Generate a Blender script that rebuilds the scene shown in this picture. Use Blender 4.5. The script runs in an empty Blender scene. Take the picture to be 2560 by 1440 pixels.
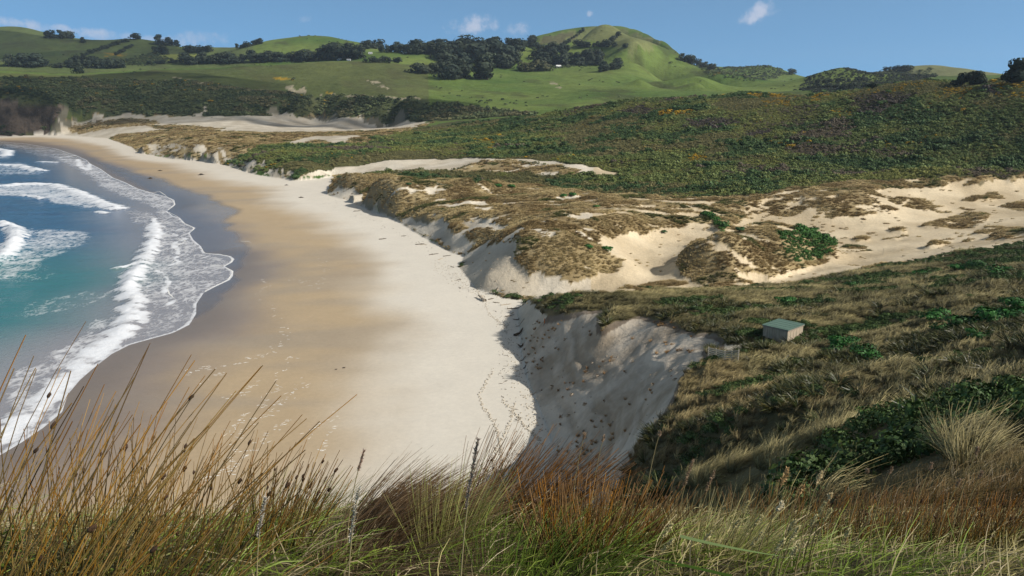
import bpy, math, random
import numpy as np
from mathutils import Vector

random.seed(7); RNG = np.random.default_rng(11)
C = bpy.context.scene.collection
scn = bpy.context.scene

# ------------------------------------------------------------------ camera, sky, sun, exposure
F, U0, V0, CAMZ, PITCH = 2009.0, 1280.0, 720.0, 50.0, math.radians(13.3)
cam_d = bpy.data.cameras.new('camera'); cam = bpy.data.objects.new('camera', cam_d); C.objects.link(cam)
cam.location = (0, 0, CAMZ); cam.rotation_euler = (math.pi / 2 - PITCH, 0, 0)
cam_d.sensor_width = 36.0; cam_d.lens = F / 2560 * 36.0
cam_d.clip_start = 0.1; cam_d.clip_end = 20000
scn.camera = cam

SUN_EL, SUN_AZ = math.radians(36), math.radians(111)       # azimuth clockwise from +Y (the view direction)
sun_dir = Vector((math.sin(SUN_AZ) * math.cos(SUN_EL), math.cos(SUN_AZ) * math.cos(SUN_EL), math.sin(SUN_EL)))
sd = bpy.data.lights.new('sun', 'SUN'); sd.energy = 4.8; sd.angle = math.radians(0.5); sd.color = (1.0, 0.945, 0.86)
so = bpy.data.objects.new('sun', sd); C.objects.link(so); so.location = (300, -100, 300)
so.rotation_euler = (-sun_dir).to_track_quat('-Z', 'Y').to_euler()

w = bpy.data.worlds.new('World'); scn.world = w; w.use_nodes = True
def build_world():
    nt = w.node_tree; nt.nodes.clear(); N = nt.nodes.new; L = nt.links.new
    out = N('ShaderNodeOutputWorld'); bg = N('ShaderNodeBackground'); bg.inputs['Strength'].default_value = 0.11
    tc = N('ShaderNodeTexCoord')
    add = N('ShaderNodeVectorMath'); add.operation = 'ADD'; add.inputs[1].default_value = (0, 0, 0.22)
    L(tc.outputs['Generated'], add.inputs[0])
    sky = N('ShaderNodeTexSky'); sky.sky_type = 'NISHITA'; sky.sun_disc = False
    sky.sun_elevation = SUN_EL; sky.sun_rotation = SUN_AZ
    sky.air_density = 1.0; sky.dust_density = 0.6; sky.ozone_density = 1.0
    nrm = N('ShaderNodeVectorMath'); nrm.operation = 'NORMALIZE'
    L(add.outputs[0], nrm.inputs[0]); L(nrm.outputs[0], sky.inputs[0])
    sep = N('ShaderNodeSeparateXYZ'); L(tc.outputs['Generated'], sep.inputs[0])
    glow = N('ShaderNodeMapRange'); L(sep.outputs['Z'], glow.inputs['Value'])
    for k, x in (('From Min', 0.0), ('From Max', 0.45), ('To Min', 1.0), ('To Max', 0.0)): glow.inputs[k].default_value = x
    tintm = N('ShaderNodeMix'); tintm.data_type = 'RGBA'; L(glow.outputs[0], tintm.inputs['Factor'])
    tintm.inputs['A'].default_value = (1.35, 1.02, 0.70, 1); tintm.inputs['B'].default_value = (0.72, 1.24, 1.50, 1)
    mulm = N('ShaderNodeVectorMath'); mulm.operation = 'MULTIPLY'; L(sky.outputs[0], mulm.inputs[0]); L(tintm.outputs['Result'], mulm.inputs[1])
    col = mulm.outputs[0]
    # small fair-weather clouds: each a noisy patch about one direction of the sky
    noi = N('ShaderNodeTexNoise'); noi.inputs['Scale'].default_value = 60; noi.inputs['Detail'].default_value = 7
    noi.inputs['Roughness'].default_value = 0.62
    L(tc.outputs['Generated'], noi.inputs['Vector'])
    def direction(u, v):
        d = Vector(((u - U0) / F, math.cos(PITCH) + (V0 - v) / F * math.sin(PITCH), -math.sin(PITCH) + (V0 - v) / F * math.cos(PITCH)))
        return d.normalized()
    for (u, v, ru, rv, tilt, amt) in ((1185, 62, 82, 26, .16, .75), (1297, 74, 44, 22, .12, .5), (1900, 27, 52, 26, .5, .75),
                                      (1476, 34, 10, 9, .3, .5), (500, 98, 90, 22, .05, .45), (300, 92, 300, 16, -.10, .45), (60, 62, 200, 14, -.1, .4), (760, 48, 22, 10, .2, .25)):
        d = direction(u, v); rt = Vector((0, 0, 1)).cross(-d).normalized(); up = (-d).cross(rt).normalized() * -1
        if up.z < 0: up = -up
        if rt.x < 0: rt = -rt
        c, s = math.cos(tilt), math.sin(tilt); e1, e2 = rt * c + up * s, up * c - rt * s
        acc = None
        for e, rad in ((e1, ru / F), (e2, rv / F)):
            dt = N('ShaderNodeVectorMath'); dt.operation = 'DOT_PRODUCT'; dt.inputs[1].default_value = e / rad
            sub = N('ShaderNodeVectorMath'); sub.operation = 'SUBTRACT'; sub.inputs[1].default_value = d
            nm = N('ShaderNodeVectorMath'); nm.operation = 'NORMALIZE'; L(tc.outputs['Generated'], nm.inputs[0])
            L(nm.outputs[0], sub.inputs[0]); L(sub.outputs[0], dt.inputs[0])
            sq = N('ShaderNodeMath'); sq.operation = 'MULTIPLY'; L(dt.outputs['Value'], sq.inputs[0]); L(dt.outputs['Value'], sq.inputs[1])
            if acc is None: acc = sq.outputs[0]
            else:
                a = N('ShaderNodeMath'); a.operation = 'ADD'; L(acc, a.inputs[0]); L(sq.outputs[0], a.inputs[1]); acc = a.outputs[0]
        inv = N('ShaderNodeMath'); inv.operation = 'SUBTRACT'; inv.inputs[0].default_value = 1.0; L(acc, inv.inputs[1])
        ns = N('ShaderNodeMath'); ns.operation = 'MULTIPLY_ADD'; ns.inputs[1].default_value = 3.2; ns.inputs[2].default_value = -1.75
        L(noi.outputs[0], ns.inputs[0])
        ad = N('ShaderNodeMath'); ad.operation = 'ADD'; L(inv.outputs[0], ad.inputs[0]); L(ns.outputs[0], ad.inputs[1])
        mr = N('ShaderNodeMapRange'); mr.interpolation_type = 'SMOOTHSTEP'; mr.inputs['From Min'].default_value = 0.05; mr.inputs['From Max'].default_value = 1.3
        mr.inputs['To Max'].default_value = amt
        L(ad.outputs[0], mr.inputs['Value'])
        front = N('ShaderNodeVectorMath'); front.operation = 'DOT_PRODUCT'; front.inputs[1].default_value = d; L(tc.outputs['Generated'], front.inputs[0])
        fg = N('ShaderNodeMath'); fg.operation = 'GREATER_THAN'; fg.inputs[1].default_value = 0; L(front.outputs['Value'], fg.inputs[0])
        fm = N('ShaderNodeMath'); fm.operation = 'MULTIPLY'; L(mr.outputs[0], fm.inputs[0]); L(fg.outputs[0], fm.inputs[1])
        mx = N('ShaderNodeMix'); mx.data_type = 'RGBA'; L(fm.outputs[0], mx.inputs['Factor']); L(col, mx.inputs['A'])
        mx.inputs['B'].default_value = (5.6, 6.0, 7.2, 1)
        col = mx.outputs['Result']
    L(col, bg.inputs['Color']); L(bg.outputs[0], out.inputs['Surface'])
build_world()
scn.view_settings.view_transform = 'Standard'; scn.view_settings.look = 'None'
scn.view_settings.exposure = 0.0; scn.view_settings.gamma = 1.0; scn.view_settings.use_curve_mapping = False
scn.cycles.use_denoising = True
scn.cycles.max_bounces = 5; scn.cycles.diffuse_bounces = 2; scn.cycles.glossy_bounces = 2
scn.cycles.transmission_bounces = 2; scn.cycles.transparent_max_bounces = 4; scn.cycles.volume_bounces = 0

# ------------------------------------------------------------------ helpers
CP, SP = math.cos(PITCH), math.sin(PITCH)
def ray(u, v):
    u = np.asarray(u, float); v = np.asarray(v, float)
    xc = (u - U0) / F; yc = (V0 - v) / F
    x, y, z = xc, CP + yc * SP, -SP + yc * CP
    h = np.hypot(x, y)
    return np.arctan2(x, y), z / h                       # azimuth, slope
def lerp(a, b, t): return a + (b - a) * t
def smooth(x, a, b):
    t = np.clip((x - a) / (b - a), 0, 1); return t * t * (3 - 2 * t)

def _hash(ix, iy, seed):
    n = (ix.astype(np.int64) * 374761393 + iy.astype(np.int64) * 668265263 + seed * 974634777) & 0xffffffff
    n = ((n ^ (n >> 13)) * 1274126177) & 0xffffffff
    return ((n ^ (n >> 16)) & 0xffff).astype(np.float64) / 65535.0
def vnoise(x, y, seed=0):
    ix, iy = np.floor(x), np.floor(y); fx, fy = x - ix, y - iy
    ux, uy = fx * fx * fx * (fx * (fx * 6 - 15) + 10), fy * fy * fy * (fy * (fy * 6 - 15) + 10)
    a, b = _hash(ix, iy, seed), _hash(ix + 1, iy, seed); c, d = _hash(ix, iy + 1, seed), _hash(ix + 1, iy + 1, seed)
    return (lerp(lerp(a, b, ux), lerp(c, d, ux), uy)) * 2 - 1
def fbm(x, y, seed=0, octv=4, gain=.5):
    s = 0; amp = 1; tot = 0; c, sn = math.cos(.6), math.sin(.6)
    for o in range(octv):
        s = s + amp * vnoise(x, y, seed + o * 17); tot += amp; amp *= gain
        x, y = (x * c - y * sn) * 2.03 + 13.1, (x * sn + y * c) * 2.03 + 7.7
    return s / tot

def link(o, parent=None):
    C.objects.link(o)
    if parent: o.parent = parent
    return o
def make_mesh(name, V, Fq, mats=(), col=None, smooth_=True, mi=None, attrs=None):
    me = bpy.data.meshes.new(name); V = np.ascontiguousarray(V, np.float32); Fq = np.ascontiguousarray(Fq, np.int32)
    k = Fq.shape[1]
    me.vertices.add(len(V)); me.vertices.foreach_set('co', V.ravel())
    me.loops.add(Fq.size); me.loops.foreach_set('vertex_index', Fq.ravel())
    me.polygons.add(len(Fq)); me.polygons.foreach_set('loop_start', np.arange(0, Fq.size, k, dtype=np.int32))
    me.polygons.foreach_set('use_smooth', np.full(len(Fq), smooth_, bool))
    if mi is not None: me.polygons.foreach_set('material_index', np.asarray(mi, np.int32))
    me.update(calc_edges=True)
    for m in mats: me.materials.append(m)
    if col is not None:
        a = me.attributes.new('Col', 'FLOAT_COLOR', 'POINT'); cc = np.ones((len(V), 4), np.float32); cc[:, :3] = col
        a.data.foreach_set('color', cc.ravel())
    for k_, v_ in (attrs or {}).items():
        a = me.attributes.new(k_, 'FLOAT', 'POINT'); a.data.foreach_set('value', np.asarray(v_, np.float32))
    return me
def tag(o, label=None, cat=None, group=None, kind=None):
    for k, v in (('label', label), ('category', cat), ('group', group), ('kind', kind)):
        if v: o[k] = v
    return o
def empty(name, loc, rz=0):
    o = bpy.data.objects.new(name, None); link(o); o.location = loc; o.rotation_euler = (0, 0, rz); o.empty_display_size = .3
    return o

class NT:
    def __init__(s, name):
        s.m = bpy.data.materials.new(name); s.m.use_nodes = True; s.t = s.m.node_tree; s.t.nodes.clear()
        s.out = s.n('ShaderNodeOutputMaterial')
    def n(s, t, **kw):
        x = s.t.nodes.new(t)
        for k, v in kw.items(): setattr(x, k, v)
        return x
    def l(s, a, b): s.t.links.new(a, b)
    def attr(s, name, kind='GEOMETRY', out='Color'):
        a = s.n('ShaderNodeAttribute'); a.attribute_name = name; a.attribute_type = kind; return a.outputs[out]
    def noise(s, vec, scale, detail=4, rough=.55, dist=0):
        n = s.n('ShaderNodeTexNoise'); n.inputs['Scale'].default_value = scale; n.inputs['Detail'].default_value = detail
        n.inputs['Roughness'].default_value = rough; n.inputs['Distortion'].default_value = dist; s.l(vec, n.inputs['Vector']); return n.outputs[0]
    def maprange(s, v, a, b, c, d, smooth_=False):
        m = s.n('ShaderNodeMapRange'); s.l(v, m.inputs['Value'])
        if smooth_: m.interpolation_type = 'SMOOTHSTEP'
        for k, x in (('From Min', a), ('From Max', b), ('To Min', c), ('To Max', d)): m.inputs[k].default_value = x
        return m.outputs[0]
    def mulcol(s, a, fac):
        m = s.n('ShaderNodeVectorMath', operation='SCALE'); s.l(a, m.inputs[0])
        if isinstance(fac, float): m.inputs['Scale'].default_value = fac
        else: s.l(fac, m.inputs['Scale'])
        return m.outputs[0]
    def vmul(s, a, b):
        m = s.n('ShaderNodeVectorMath', operation='MULTIPLY'); s.l(a, m.inputs[0])
        if isinstance(b, tuple): m.inputs[1].default_value = b
        else: s.l(b, m.inputs[1])
        return m.outputs[0]
    def math(s, op, a, b=None):
        m = s.n('ShaderNodeMath', operation=op)
        for i, x in enumerate((a, b)):
            if x is None: continue
            if isinstance(x, (int, float)): m.inputs[i].default_value = x
            else: s.l(x, m.inputs[i])
        return m.outputs[0]
    def mix(s, f, a, b):
        m = s.n('ShaderNodeMix', data_type='RGBA')
        for k, x in (('Factor', f), ('A', a), ('B', b)):
            if isinstance(x, (tuple, float, int)): m.inputs[k].default_value = x if k == 'Factor' else (*x[:3], 1)
            else: s.l(x, m.inputs[k])
        return m.outputs['Result']
    def principled(s, col, rough=.8, spec=.3, bump=None, bdist=.1, bstr=1.0):
        p = s.n('ShaderNodeBsdfPrincipled')
        for k, x in (('Base Color', col), ('Roughness', rough), ('Specular IOR Level', spec)):
            if isinstance(x, (int, float)): p.inputs[k].default_value = x
            elif isinstance(x, tuple): p.inputs[k].default_value = (*x[:3], 1)
            else: s.l(x, p.inputs[k])
        if bump is not None:
            b = s.n('ShaderNodeBump'); b.inputs['Distance'].default_value = bdist; b.inputs['Strength'].default_value = bstr
            s.l(bump, b.inputs['Height']); s.l(b.outputs[0], p.inputs['Normal'])
        s.l(p.outputs[0], s.out.inputs['Surface']); return p

def mat_ground(name, nscale, var, bscale, bdist, rough=None, spec=.25):
    t = NT(name); pos = t.n('ShaderNodeNewGeometry').outputs['Position']
    n1 = t.noise(pos, nscale, 6, .65); n2 = t.noise(pos, nscale * .13, 4, .6)
    f = t.math('MULTIPLY', t.maprange(n1, .25, .75, 1 - var, 1 + var), t.maprange(n2, .3, .7, 1 - var * .5, 1 + var * .5))
    col = t.mulcol(t.attr('Col'), f)
    bn = t.noise(pos, bscale, 8, .62)
    r = t.attr('Rough', out='Fac') if rough is None else rough
    t.principled(col, r, spec, bn, bdist)
    return t.m
def mat_plant(name, rough=.7, spec=.25, tint=True, trans=0.0):
    t = NT(name); col = t.attr('Col')
    if tint: col = t.vmul(col, t.attr('tint', 'INSTANCER'))
    p = t.principled(col, rough, spec)
    if trans:
        tr = t.n('ShaderNodeBsdfTranslucent'); t.l(col, tr.inputs['Color']); ms = t.n('ShaderNodeMixShader'); ms.inputs[0].default_value = trans
        t.l(p.outputs[0], ms.inputs[1]); t.l(tr.outputs[0], ms.inputs[2]); t.l(ms.outputs[0], t.out.inputs['Surface'])
    return t.m
def mat_flat(name, col, rough=.7, spec=.3, var=.15, scale=3.0, bdist=.01):
    t = NT(name); pos = t.n('ShaderNodeTexCoord').outputs['Object']
    n = t.noise(pos, scale, 6, .6); rgb = t.n('ShaderNodeRGB'); rgb.outputs[0].default_value = (*col, 1)
    t.principled(t.mulcol(rgb.outputs[0], t.maprange(n, .3, .7, 1 - var, 1 + var)), rough, spec, n, bdist); return t.m

# ------------------------------------------------------------------ terrain: a height field on a polar grid
A = np.concatenate([np.linspace(-1.1, -.66, 50)[:-1], np.linspace(-.66, .66, 960), np.linspace(.66, 1.1, 50)[1:]])
LR = np.concatenate([np.linspace(math.log(.8), math.log(50), 190)[:-1], np.linspace(math.log(50), math.log(1150), 930)[:-1],
                     np.linspace(math.log(1150), math.log(5200), 260)])
NA, NR = len(A), len(LR); R = np.exp(LR)

# outlines read off the shore and the dunes (photo pixels, then placed at their real height)
SWASH = [(-900, 330), (-300, 340), (0, 354), (62, 359), (140, 372), (187, 387), (216, 400), (225, 409), (250, 422), (281, 444), (312, 456), (344, 472),
         (381, 483), (415, 492), (434, 500), (437, 512), (416, 528), (430, 540), (447, 544), (461, 559), (487, 570), (472, 583), (481, 600), (500, 616), (509, 633),
         (547, 636), (575, 641), (584, 648), (578, 656), (559, 666), (581, 678), (580, 690), (572, 700), (531, 719), (506, 733), (488, 760), (487, 785),
         (470, 812), (430, 832), (370, 848), (320, 862), (275, 885), (230, 920), (195, 950), (165, 985), (150, 1030), (100, 1072), (50, 1105),
         (0, 1135), (-100, 1180), (-400, 1300), (-900, 1500)]
TOE = [(0, 341), (100, 337), (160, 338), (270, 346), (330, 368), (345, 381), (420, 396), (500, 402), (560, 412), (640, 437), (740, 452), (800, 447), (835, 440), (818, 487), (870, 502),
       (930, 528), (1000, 556), (1030, 576), (1075, 602), (1130, 632), (1160, 640), (1148, 668), (1190, 722), (1260, 745), (1320, 752), (1292, 775), (1300, 830), (1304, 880),
       (1320, 950), (1345, 1010), (1372, 1080), (1392, 1150), (1400, 1230), (1400, 1330)]
ZC = [  # control lines: (u, v, z)
    [(u, v, 2.8) for u, v in TOE],
    # near scarp below the hut: rim, then mid face
    [(1310, 762, 5), (1365, 792, 8.6), (1410, 785, 10.8), (1460, 777, 12.2), (1500, 772, 13), (1503, 815, 14), (1550, 800, 14.5), (1600, 788, 14.6), (1650, 803, 15.6), (1700, 812, 16.5), (1760, 850, 18.5), (1768, 905, 19.3),
     (1720, 932, 20), (1685, 1010, 20.2), (1640, 1065, 20), (1592, 1132, 19.5), (1560, 1190, 19)],
    [(1400, 870, 7), (1430, 950, 7.5), (1480, 1050, 8), (1530, 1130, 9)], [(1530, 870, 11), (1580, 960, 13), (1600, 1040, 15)],
    # hut terrace and slope behind it
    [(1340, 745, 5), (1500, 738, 8), (1650, 735, 7.5), (1790, 730, 6.5), (2000, 710, 8), (2200, 672, 10.5), (2400, 632, 13.5), (2560, 608, 15), (2800, 570, 18)],
    [(1650, 770, 15), (1800, 780, 16.5), (2000, 765, 17.5), (2300, 720, 20), (2560, 680, 24), (2800, 650, 29)],
    [(1860, 845, 20.5), (1930, 860, 21.5), (2010, 860, 22), (2100, 830, 22), (2300, 790, 23.5), (2560, 770, 28), (2800, 740, 33)],
    [(1830, 930, 21), (1900, 960, 23), (2050, 940, 24.5), (2300, 900, 28), (2560, 880, 33), (2800, 850, 38)],
    [(1750, 1050, 24), (1850, 1080, 26.5), (2050, 1060, 29.5), (2300, 1020, 34), (2560, 1000, 38), (2850, 950, 42)],
    # first dunes along the beach
    [(1205, 640, 6), (1240, 608, 10), (1300, 574, 14.5), (1400, 556, 15.5), (1500, 560, 14), (1600, 560, 12), (1700, 555, 11)],
    [(1215, 690, 6), (1260, 660, 8.5), (1310, 640, 10.5), (1330, 610, 13)], [(1340, 705, 5.5), (1400, 695, 6.5), (1500, 670, 8), (1550, 640, 9.5)],
    [(1340, 748, 3.2), (1450, 738, 4), (1600, 722, 5), (1780, 727, 5.5)],
    [(1480, 620, 12), (1560, 620, 8), (1600, 660, 6), (1640, 690, 5)], [(1620, 600, 8), (1700, 600, 7.5), (1760, 580, 9)],
    [(1690, 655, 7), (1720, 625, 11), (1780, 600, 14.5), (1840, 594, 14.5), (1880, 610, 13), (1900, 640, 10)], [(1750, 690, 7), (1830, 680, 8.5), (1880, 710, 5.5)],
    [(1870, 585, 12), (1920, 565, 15), (1980, 572, 14), (2040, 600, 10), (2080, 625, 6)], [(1950, 640, 9), (2000, 655, 7), (1950, 690, 5.5), (2060, 660, 5.5)],
    [(1165, 612, 5.5), (1130, 592, 6.3)], [(1000, 540, 4.5), (1010, 522, 6.5), (1090, 542, 7.5), (1100, 570, 6), (1180, 585, 8.5)],
    [(880, 490, 6), (900, 475, 10), (960, 470, 12), (1010, 478, 12.5), (1060, 495, 10)], [(930, 512, 6), (1000, 508, 8.5)],
    [(840, 470, 6), (850, 445, 10.5), (880, 440, 12), (940, 445, 10)], [(1060, 470, 10), (1130, 458, 13.5), (1200, 458, 13.5), (1220, 480, 10)],
    [(1250, 500, 10), (1350, 490, 11.5), (1450, 520, 12), (1200, 540, 9.5), (1350, 535, 12)], [(1500, 500, 12), (1700, 510, 12.5), (1850, 520, 11)],
    [(1400, 478, 8.5), (1500, 488, 9), (1700, 496, 10), (1900, 492, 12), (2050, 478, 14)],
    # inland sand flats with mounds
    [(1880, 545, 8), (2000, 555, 7), (2130, 570, 6.5), (2250, 560, 7), (2400, 530, 8), (2560, 520, 9), (2800, 500, 11)],
    [(2000, 690, 5.5), (2130, 650, 5.5), (2300, 615, 7), (2450, 590, 9), (2560, 575, 11)],
    [(2060, 500, 13), (2160, 480, 14.5), (2300, 490, 11), (2400, 470, 13), (2560, 460, 14), (2800, 440, 16)],
    # white sand strip and its ridge
    [(760, 432, 6.5), (850, 425, 6), (1000, 412, 9), (1110, 408, 10), (1220, 400, 14), (1330, 399, 14.5), (1430, 411, 14), (1550, 432, 11)],
    [(900, 436, 8), (1100, 432, 9), (1250, 425, 10), (1400, 435, 10), (1550, 445, 9.5)],
    [(620, 412, 7), (650, 370, 13), (720, 368, 14.5), (800, 372, 13.5), (900, 368, 14)], [(700, 420, 8), (740, 398, 11.5), (850, 395, 12)],
    [(350, 365, 9), (380, 350, 13), (460, 345, 15.5), (560, 350, 15), (620, 362, 13)], [(450, 375, 9.5), (530, 382, 10)],
    [(185, 321, 10.5), (300, 322, 12), (480, 322, 14), (640, 325, 14.5), (800, 327, 16), (960, 320, 18)], [(185, 298, 22), (300, 290, 26), (480, 292, 26), (640, 292, 26), (760, 284, 28), (860, 297, 24), (980, 299, 23), (1065, 305, 23)],
    [(1900, 490, 12), (2050, 467, 14), (2200, 453, 15.5), (2430, 449, 16), (2560, 441, 16.5), (2800, 435, 17)], [(760, 344, 15.5), (880, 340, 17.5), (960, 345, 17)],
]
DC = [  # control lines: (u, v, distance)
    # left headland cliff and scrub above it
    [(-300, 338, 1290), (0, 337, 1212), (60, 335, 1190), (105, 331, 1160)], [(-300, 250, 1330), (0, 250, 1285), (60, 252, 1275), (110, 262, 1270)],
    [(150, 308, 1240), (168, 275, 1275)],
    [(0, 215, 1440), (200, 225, 1400), (450, 230, 1330), (700, 250, 1210), (1000, 268, 1060), (1200, 282, 960)],
    # grassy plateau edge and slopes
    [(-300, 175, 1600), (0, 178, 1570), (200, 183, 1560), (400, 172, 1560), (640, 162, 1560), (820, 152, 1550), (980, 158, 1520), (1050, 175, 1460)],
    [(500, 200, 1430), (700, 205, 1390), (900, 220, 1290), (1050, 245, 1150)],
    [(1100, 215, 1330), (1200, 240, 1180), (1300, 270, 990), (1345, 287, 910)],
    [(1100, 165, 1600), (1200, 185, 1490), (1300, 200, 1410), (1300, 235, 1190), (1450, 195, 1450), (1450, 235, 1190), (1420, 266, 980)],
    [(1600, 160, 1650), (1600, 200, 1420), (1600, 238, 1130), (1750, 215, 1320), (1750, 238, 1120)],
    [(1850, 215, 1420), (1950, 225, 1350), (2000, 232, 1250)],
    # wooded shoulder
    [(920, 130, 1740), (1000, 128, 1780), (1100, 122, 1800), (1200, 115, 1820), (1300, 112, 1870)], [(1150, 150, 1680), (1280, 140, 1720), (1400, 165, 1640), (1500, 160, 1660)],
    # tall hill
    [(1340, 98, 2050), (1400, 80, 2080), (1470, 66, 2100), (1540, 63, 2100), (1570, 66, 2080), (1600, 82, 2020), (1640, 105, 1950), (1690, 137, 1850), (1740, 167, 1720), (1790, 190, 1580)],
    [(1450, 115, 1920), (1560, 118, 1900)],
    # hill on the left of the wood and the far left ridge
    [(560, 136, 2150), (620, 113, 2170), (700, 97, 2200), (770, 90, 2200), (830, 93, 2180), (900, 105, 2120), (930, 120, 2020)], [(640, 140, 1930), (780, 125, 1990), (860, 135, 1880)],
    [(-300, 90, 2900), (0, 66, 2900), (50, 66, 2900), (110, 85, 2800), (180, 96, 2700), (270, 100, 2650), (340, 95, 2600), (430, 111, 2550), (480, 124, 2500), (545, 131, 2450)],
    [(0, 130, 2400), (200, 130, 2350), (400, 135, 2250), (520, 140, 2200)], [(0, 160, 2000), (200, 162, 1990), (400, 158, 1960), (520, 150, 1940)],
    # hills on the right
    [(1720, 163, 2300), (1780, 166, 2300), (1850, 168, 2300), (1920, 163, 2300), (1960, 180, 2250), (2005, 196, 2150)],
    [(2010, 197, 1500), (2050, 186, 1480), (2110, 168, 1450), (2150, 178, 1450), (2200, 186, 1480)], [(2000, 225, 1200), (2100, 222, 1150), (2200, 222, 1150)],
    [(2200, 179, 1900), (2280, 166, 1900), (2340, 163, 1900), (2400, 170, 1850), (2480, 180, 1800), (2560, 186, 1750), (2800, 190, 1700)], [(2300, 200, 1300), (2450, 205, 1200)],
    # green scrub hillside on the right: crest, then down to the dunes
    [(1080, 311, 850), (1200, 300, 810), (1340, 291, 770), (1420, 276, 745), (1560, 252, 710), (1700, 246, 690), (1900, 236, 660), (2000, 241, 645), (2150, 229, 620), (2230, 212, 605), (2300, 206, 595), (2400, 215, 580), (2480, 212, 570), (2560, 204, 560), (2800, 190, 550)],
    [(1000, 340, 720), (1200, 340, 670), (1500, 315, 600), (1800, 300, 565), (2100, 300, 545), (2400, 290, 525), (2560, 280, 515), (2800, 270, 505)],
    [(900, 386, 560), (1150, 380, 545), (1500, 375, 505), (1800, 365, 490), (2100, 370, 475), (2400, 365, 475), (2560, 360, 475), (2800, 350, 480)],
    [(1650, 440, 410), (1900, 440, 405), (2100, 432, 415), (2300, 430, 425), (2560, 420, 445), (2800, 410, 455)],
    # slope at the lookout
    [(1640, 1230, 36), (1800, 1190, 33), (2050, 1160, 28), (2300, 1120, 24), (2560, 1070, 22), (2900, 1020, 20)],
    [(1900, 1260, 19), (2200, 1210, 15), (2560, 1150, 12), (2900, 1100, 11)],
    [(-700, 1320, 4.5), (-100, 1330, 4.4), (300, 1310, 4.3), (700, 1290, 4.4), (1000, 1275, 4.6), (1280, 1275, 4.8), (1600, 1285, 5.2), (1900, 1300, 6), (2200, 1280, 7), (2560, 1230, 8.5), (2900, 1180, 9)],
    [(-700, 1368, 3.3), (-100, 1368, 3.2), (640, 1352, 3.2), (1280, 1345, 3.3), (1600, 1352, 3.5), (1900, 1362, 3.9), (2200, 1352, 4.5), (2560, 1330, 5.2), (2900, 1300, 5.6)], [(-700, 1336, 3.9), (-100, 1340, 3.8), (640, 1315, 3.8), (1280, 1300, 4.0), (1600, 1312, 4.3), (1900, 1326, 4.9), (2200, 1312, 5.7), (2560, 1278, 6.8), (2900, 1240, 7.2)],
    [(-700, 1440, 2.6), (0, 1440, 2.5), (640, 1440, 2.5), (1280, 1440, 2.5), (1920, 1440, 2.7), (2560, 1440, 3.2), (3000, 1440, 3.4)],
]
WC = []   # hidden or out-of-view control points: (azimuth, distance, z)
for a in np.linspace(-1.1, 1.1, 12):
    WC += [(a, .8, 48.5), (a, 1.5, 48.48), (a, 3600, 90), (a, 5200, 20)]
for a in np.linspace(-1.1, .12, 9):
    WC += [(a, 6.5, 45.2), (a, 12, 38.5), (a, 25, 24), (a, 45, 9)]
WC += [(.2, 8, 44.5), (.2, 14, 39.5), (.08, 25, 28), (.10, 47, 14), (.0, 70, 6)]
for a in (-1.1, -.95, -.8, -.7): WC += [(a, 80, -1), (a, 120, -2.5), (a, 300, -4), (a, 700, -5), (a, 1500, -6 if a < -.7 else 30), (a, 2500, 60)]
for (u, v) in ((-200, 600), (0, 900), (0, 700), (0, 560), (0, 450), (0, 400), (150, 700), (150, 550), (200, 450), (300, 650), (120, 850), (100, 400), (30, 375), (-300, 420), (-300, 380)):
    a, s = ray(u, v); WC.append((float(a), float(-52 / s), -2.0))
for (u, d, z) in ((250, 1780, 80), (100, 1780, 75), (450, 1760, 88), (650, 1740, 95), (800, 1720, 105), (1950, 900, 24), (1750, 880, 26), (1600, 870, 30), (2150, 880, 28), (2350, 850, 35), (2560, 850, 40),
                  (1950, 1900, 60), (1850, 1950, 60), (2100, 1650, 70), (300, 2400, 130)):
    a, s = ray(u, 250); WC.append((float(a), d, z))
for a in (.8, .95, 1.1): WC += [(a, 20, 43), (a, 60, 40), (a, 100, 36), (a, 200, 22), (a, 300, 26), (a, 430, 55), (a, 800, 50), (a, 1600, 100), (a, 2500, 110)]

for ln in DC:      # the ground falls away behind each skyline
    if min(p[1] for p in ln) < 200 and max(p[2] for p in ln) >= 1450 and len(ln) >= 4 and ln[0][:2] not in ((920, 130), (-300, 175), (0, 160), (0, 130), (1100, 165)):
        for u, v, d in ln:
            a, s_ = ray(u, v); WC.append((float(a), d * 1.16, CAMZ + (float(s_) - .018) * d * 1.16))
def control_points():
    P = []
    for kind, lines in (('z', ZC), ('d', DC)):
        for ln in lines:
            pts = []
            for (u, v, q) in ln:
                a, s = ray(u, v)
                d = (q - CAMZ) / s if kind == 'z' else q
                pts.append((float(a), math.log(d), q if kind == 'z' else CAMZ + float(s) * q))
            for p, q in zip(pts[:-1], pts[1:]):
                n = max(1, int(math.hypot(q[0] - p[0], q[1] - p[1]) / (.010 if kind == 'z' and p[1] < 5.6 else .022)))
                for i in range(n): P.append([lerp(p[k], q[k], i / n) for k in range(3)])
            P.append(list(pts[-1]))
    for (a, d, z) in WC: P.append([a, math.log(d), z])
    P = np.array(P); key = np.round(P[:, :2] / .005).astype(int)
    _, idx = np.unique(key, axis=0, return_index=True)
    return P[idx]
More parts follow.
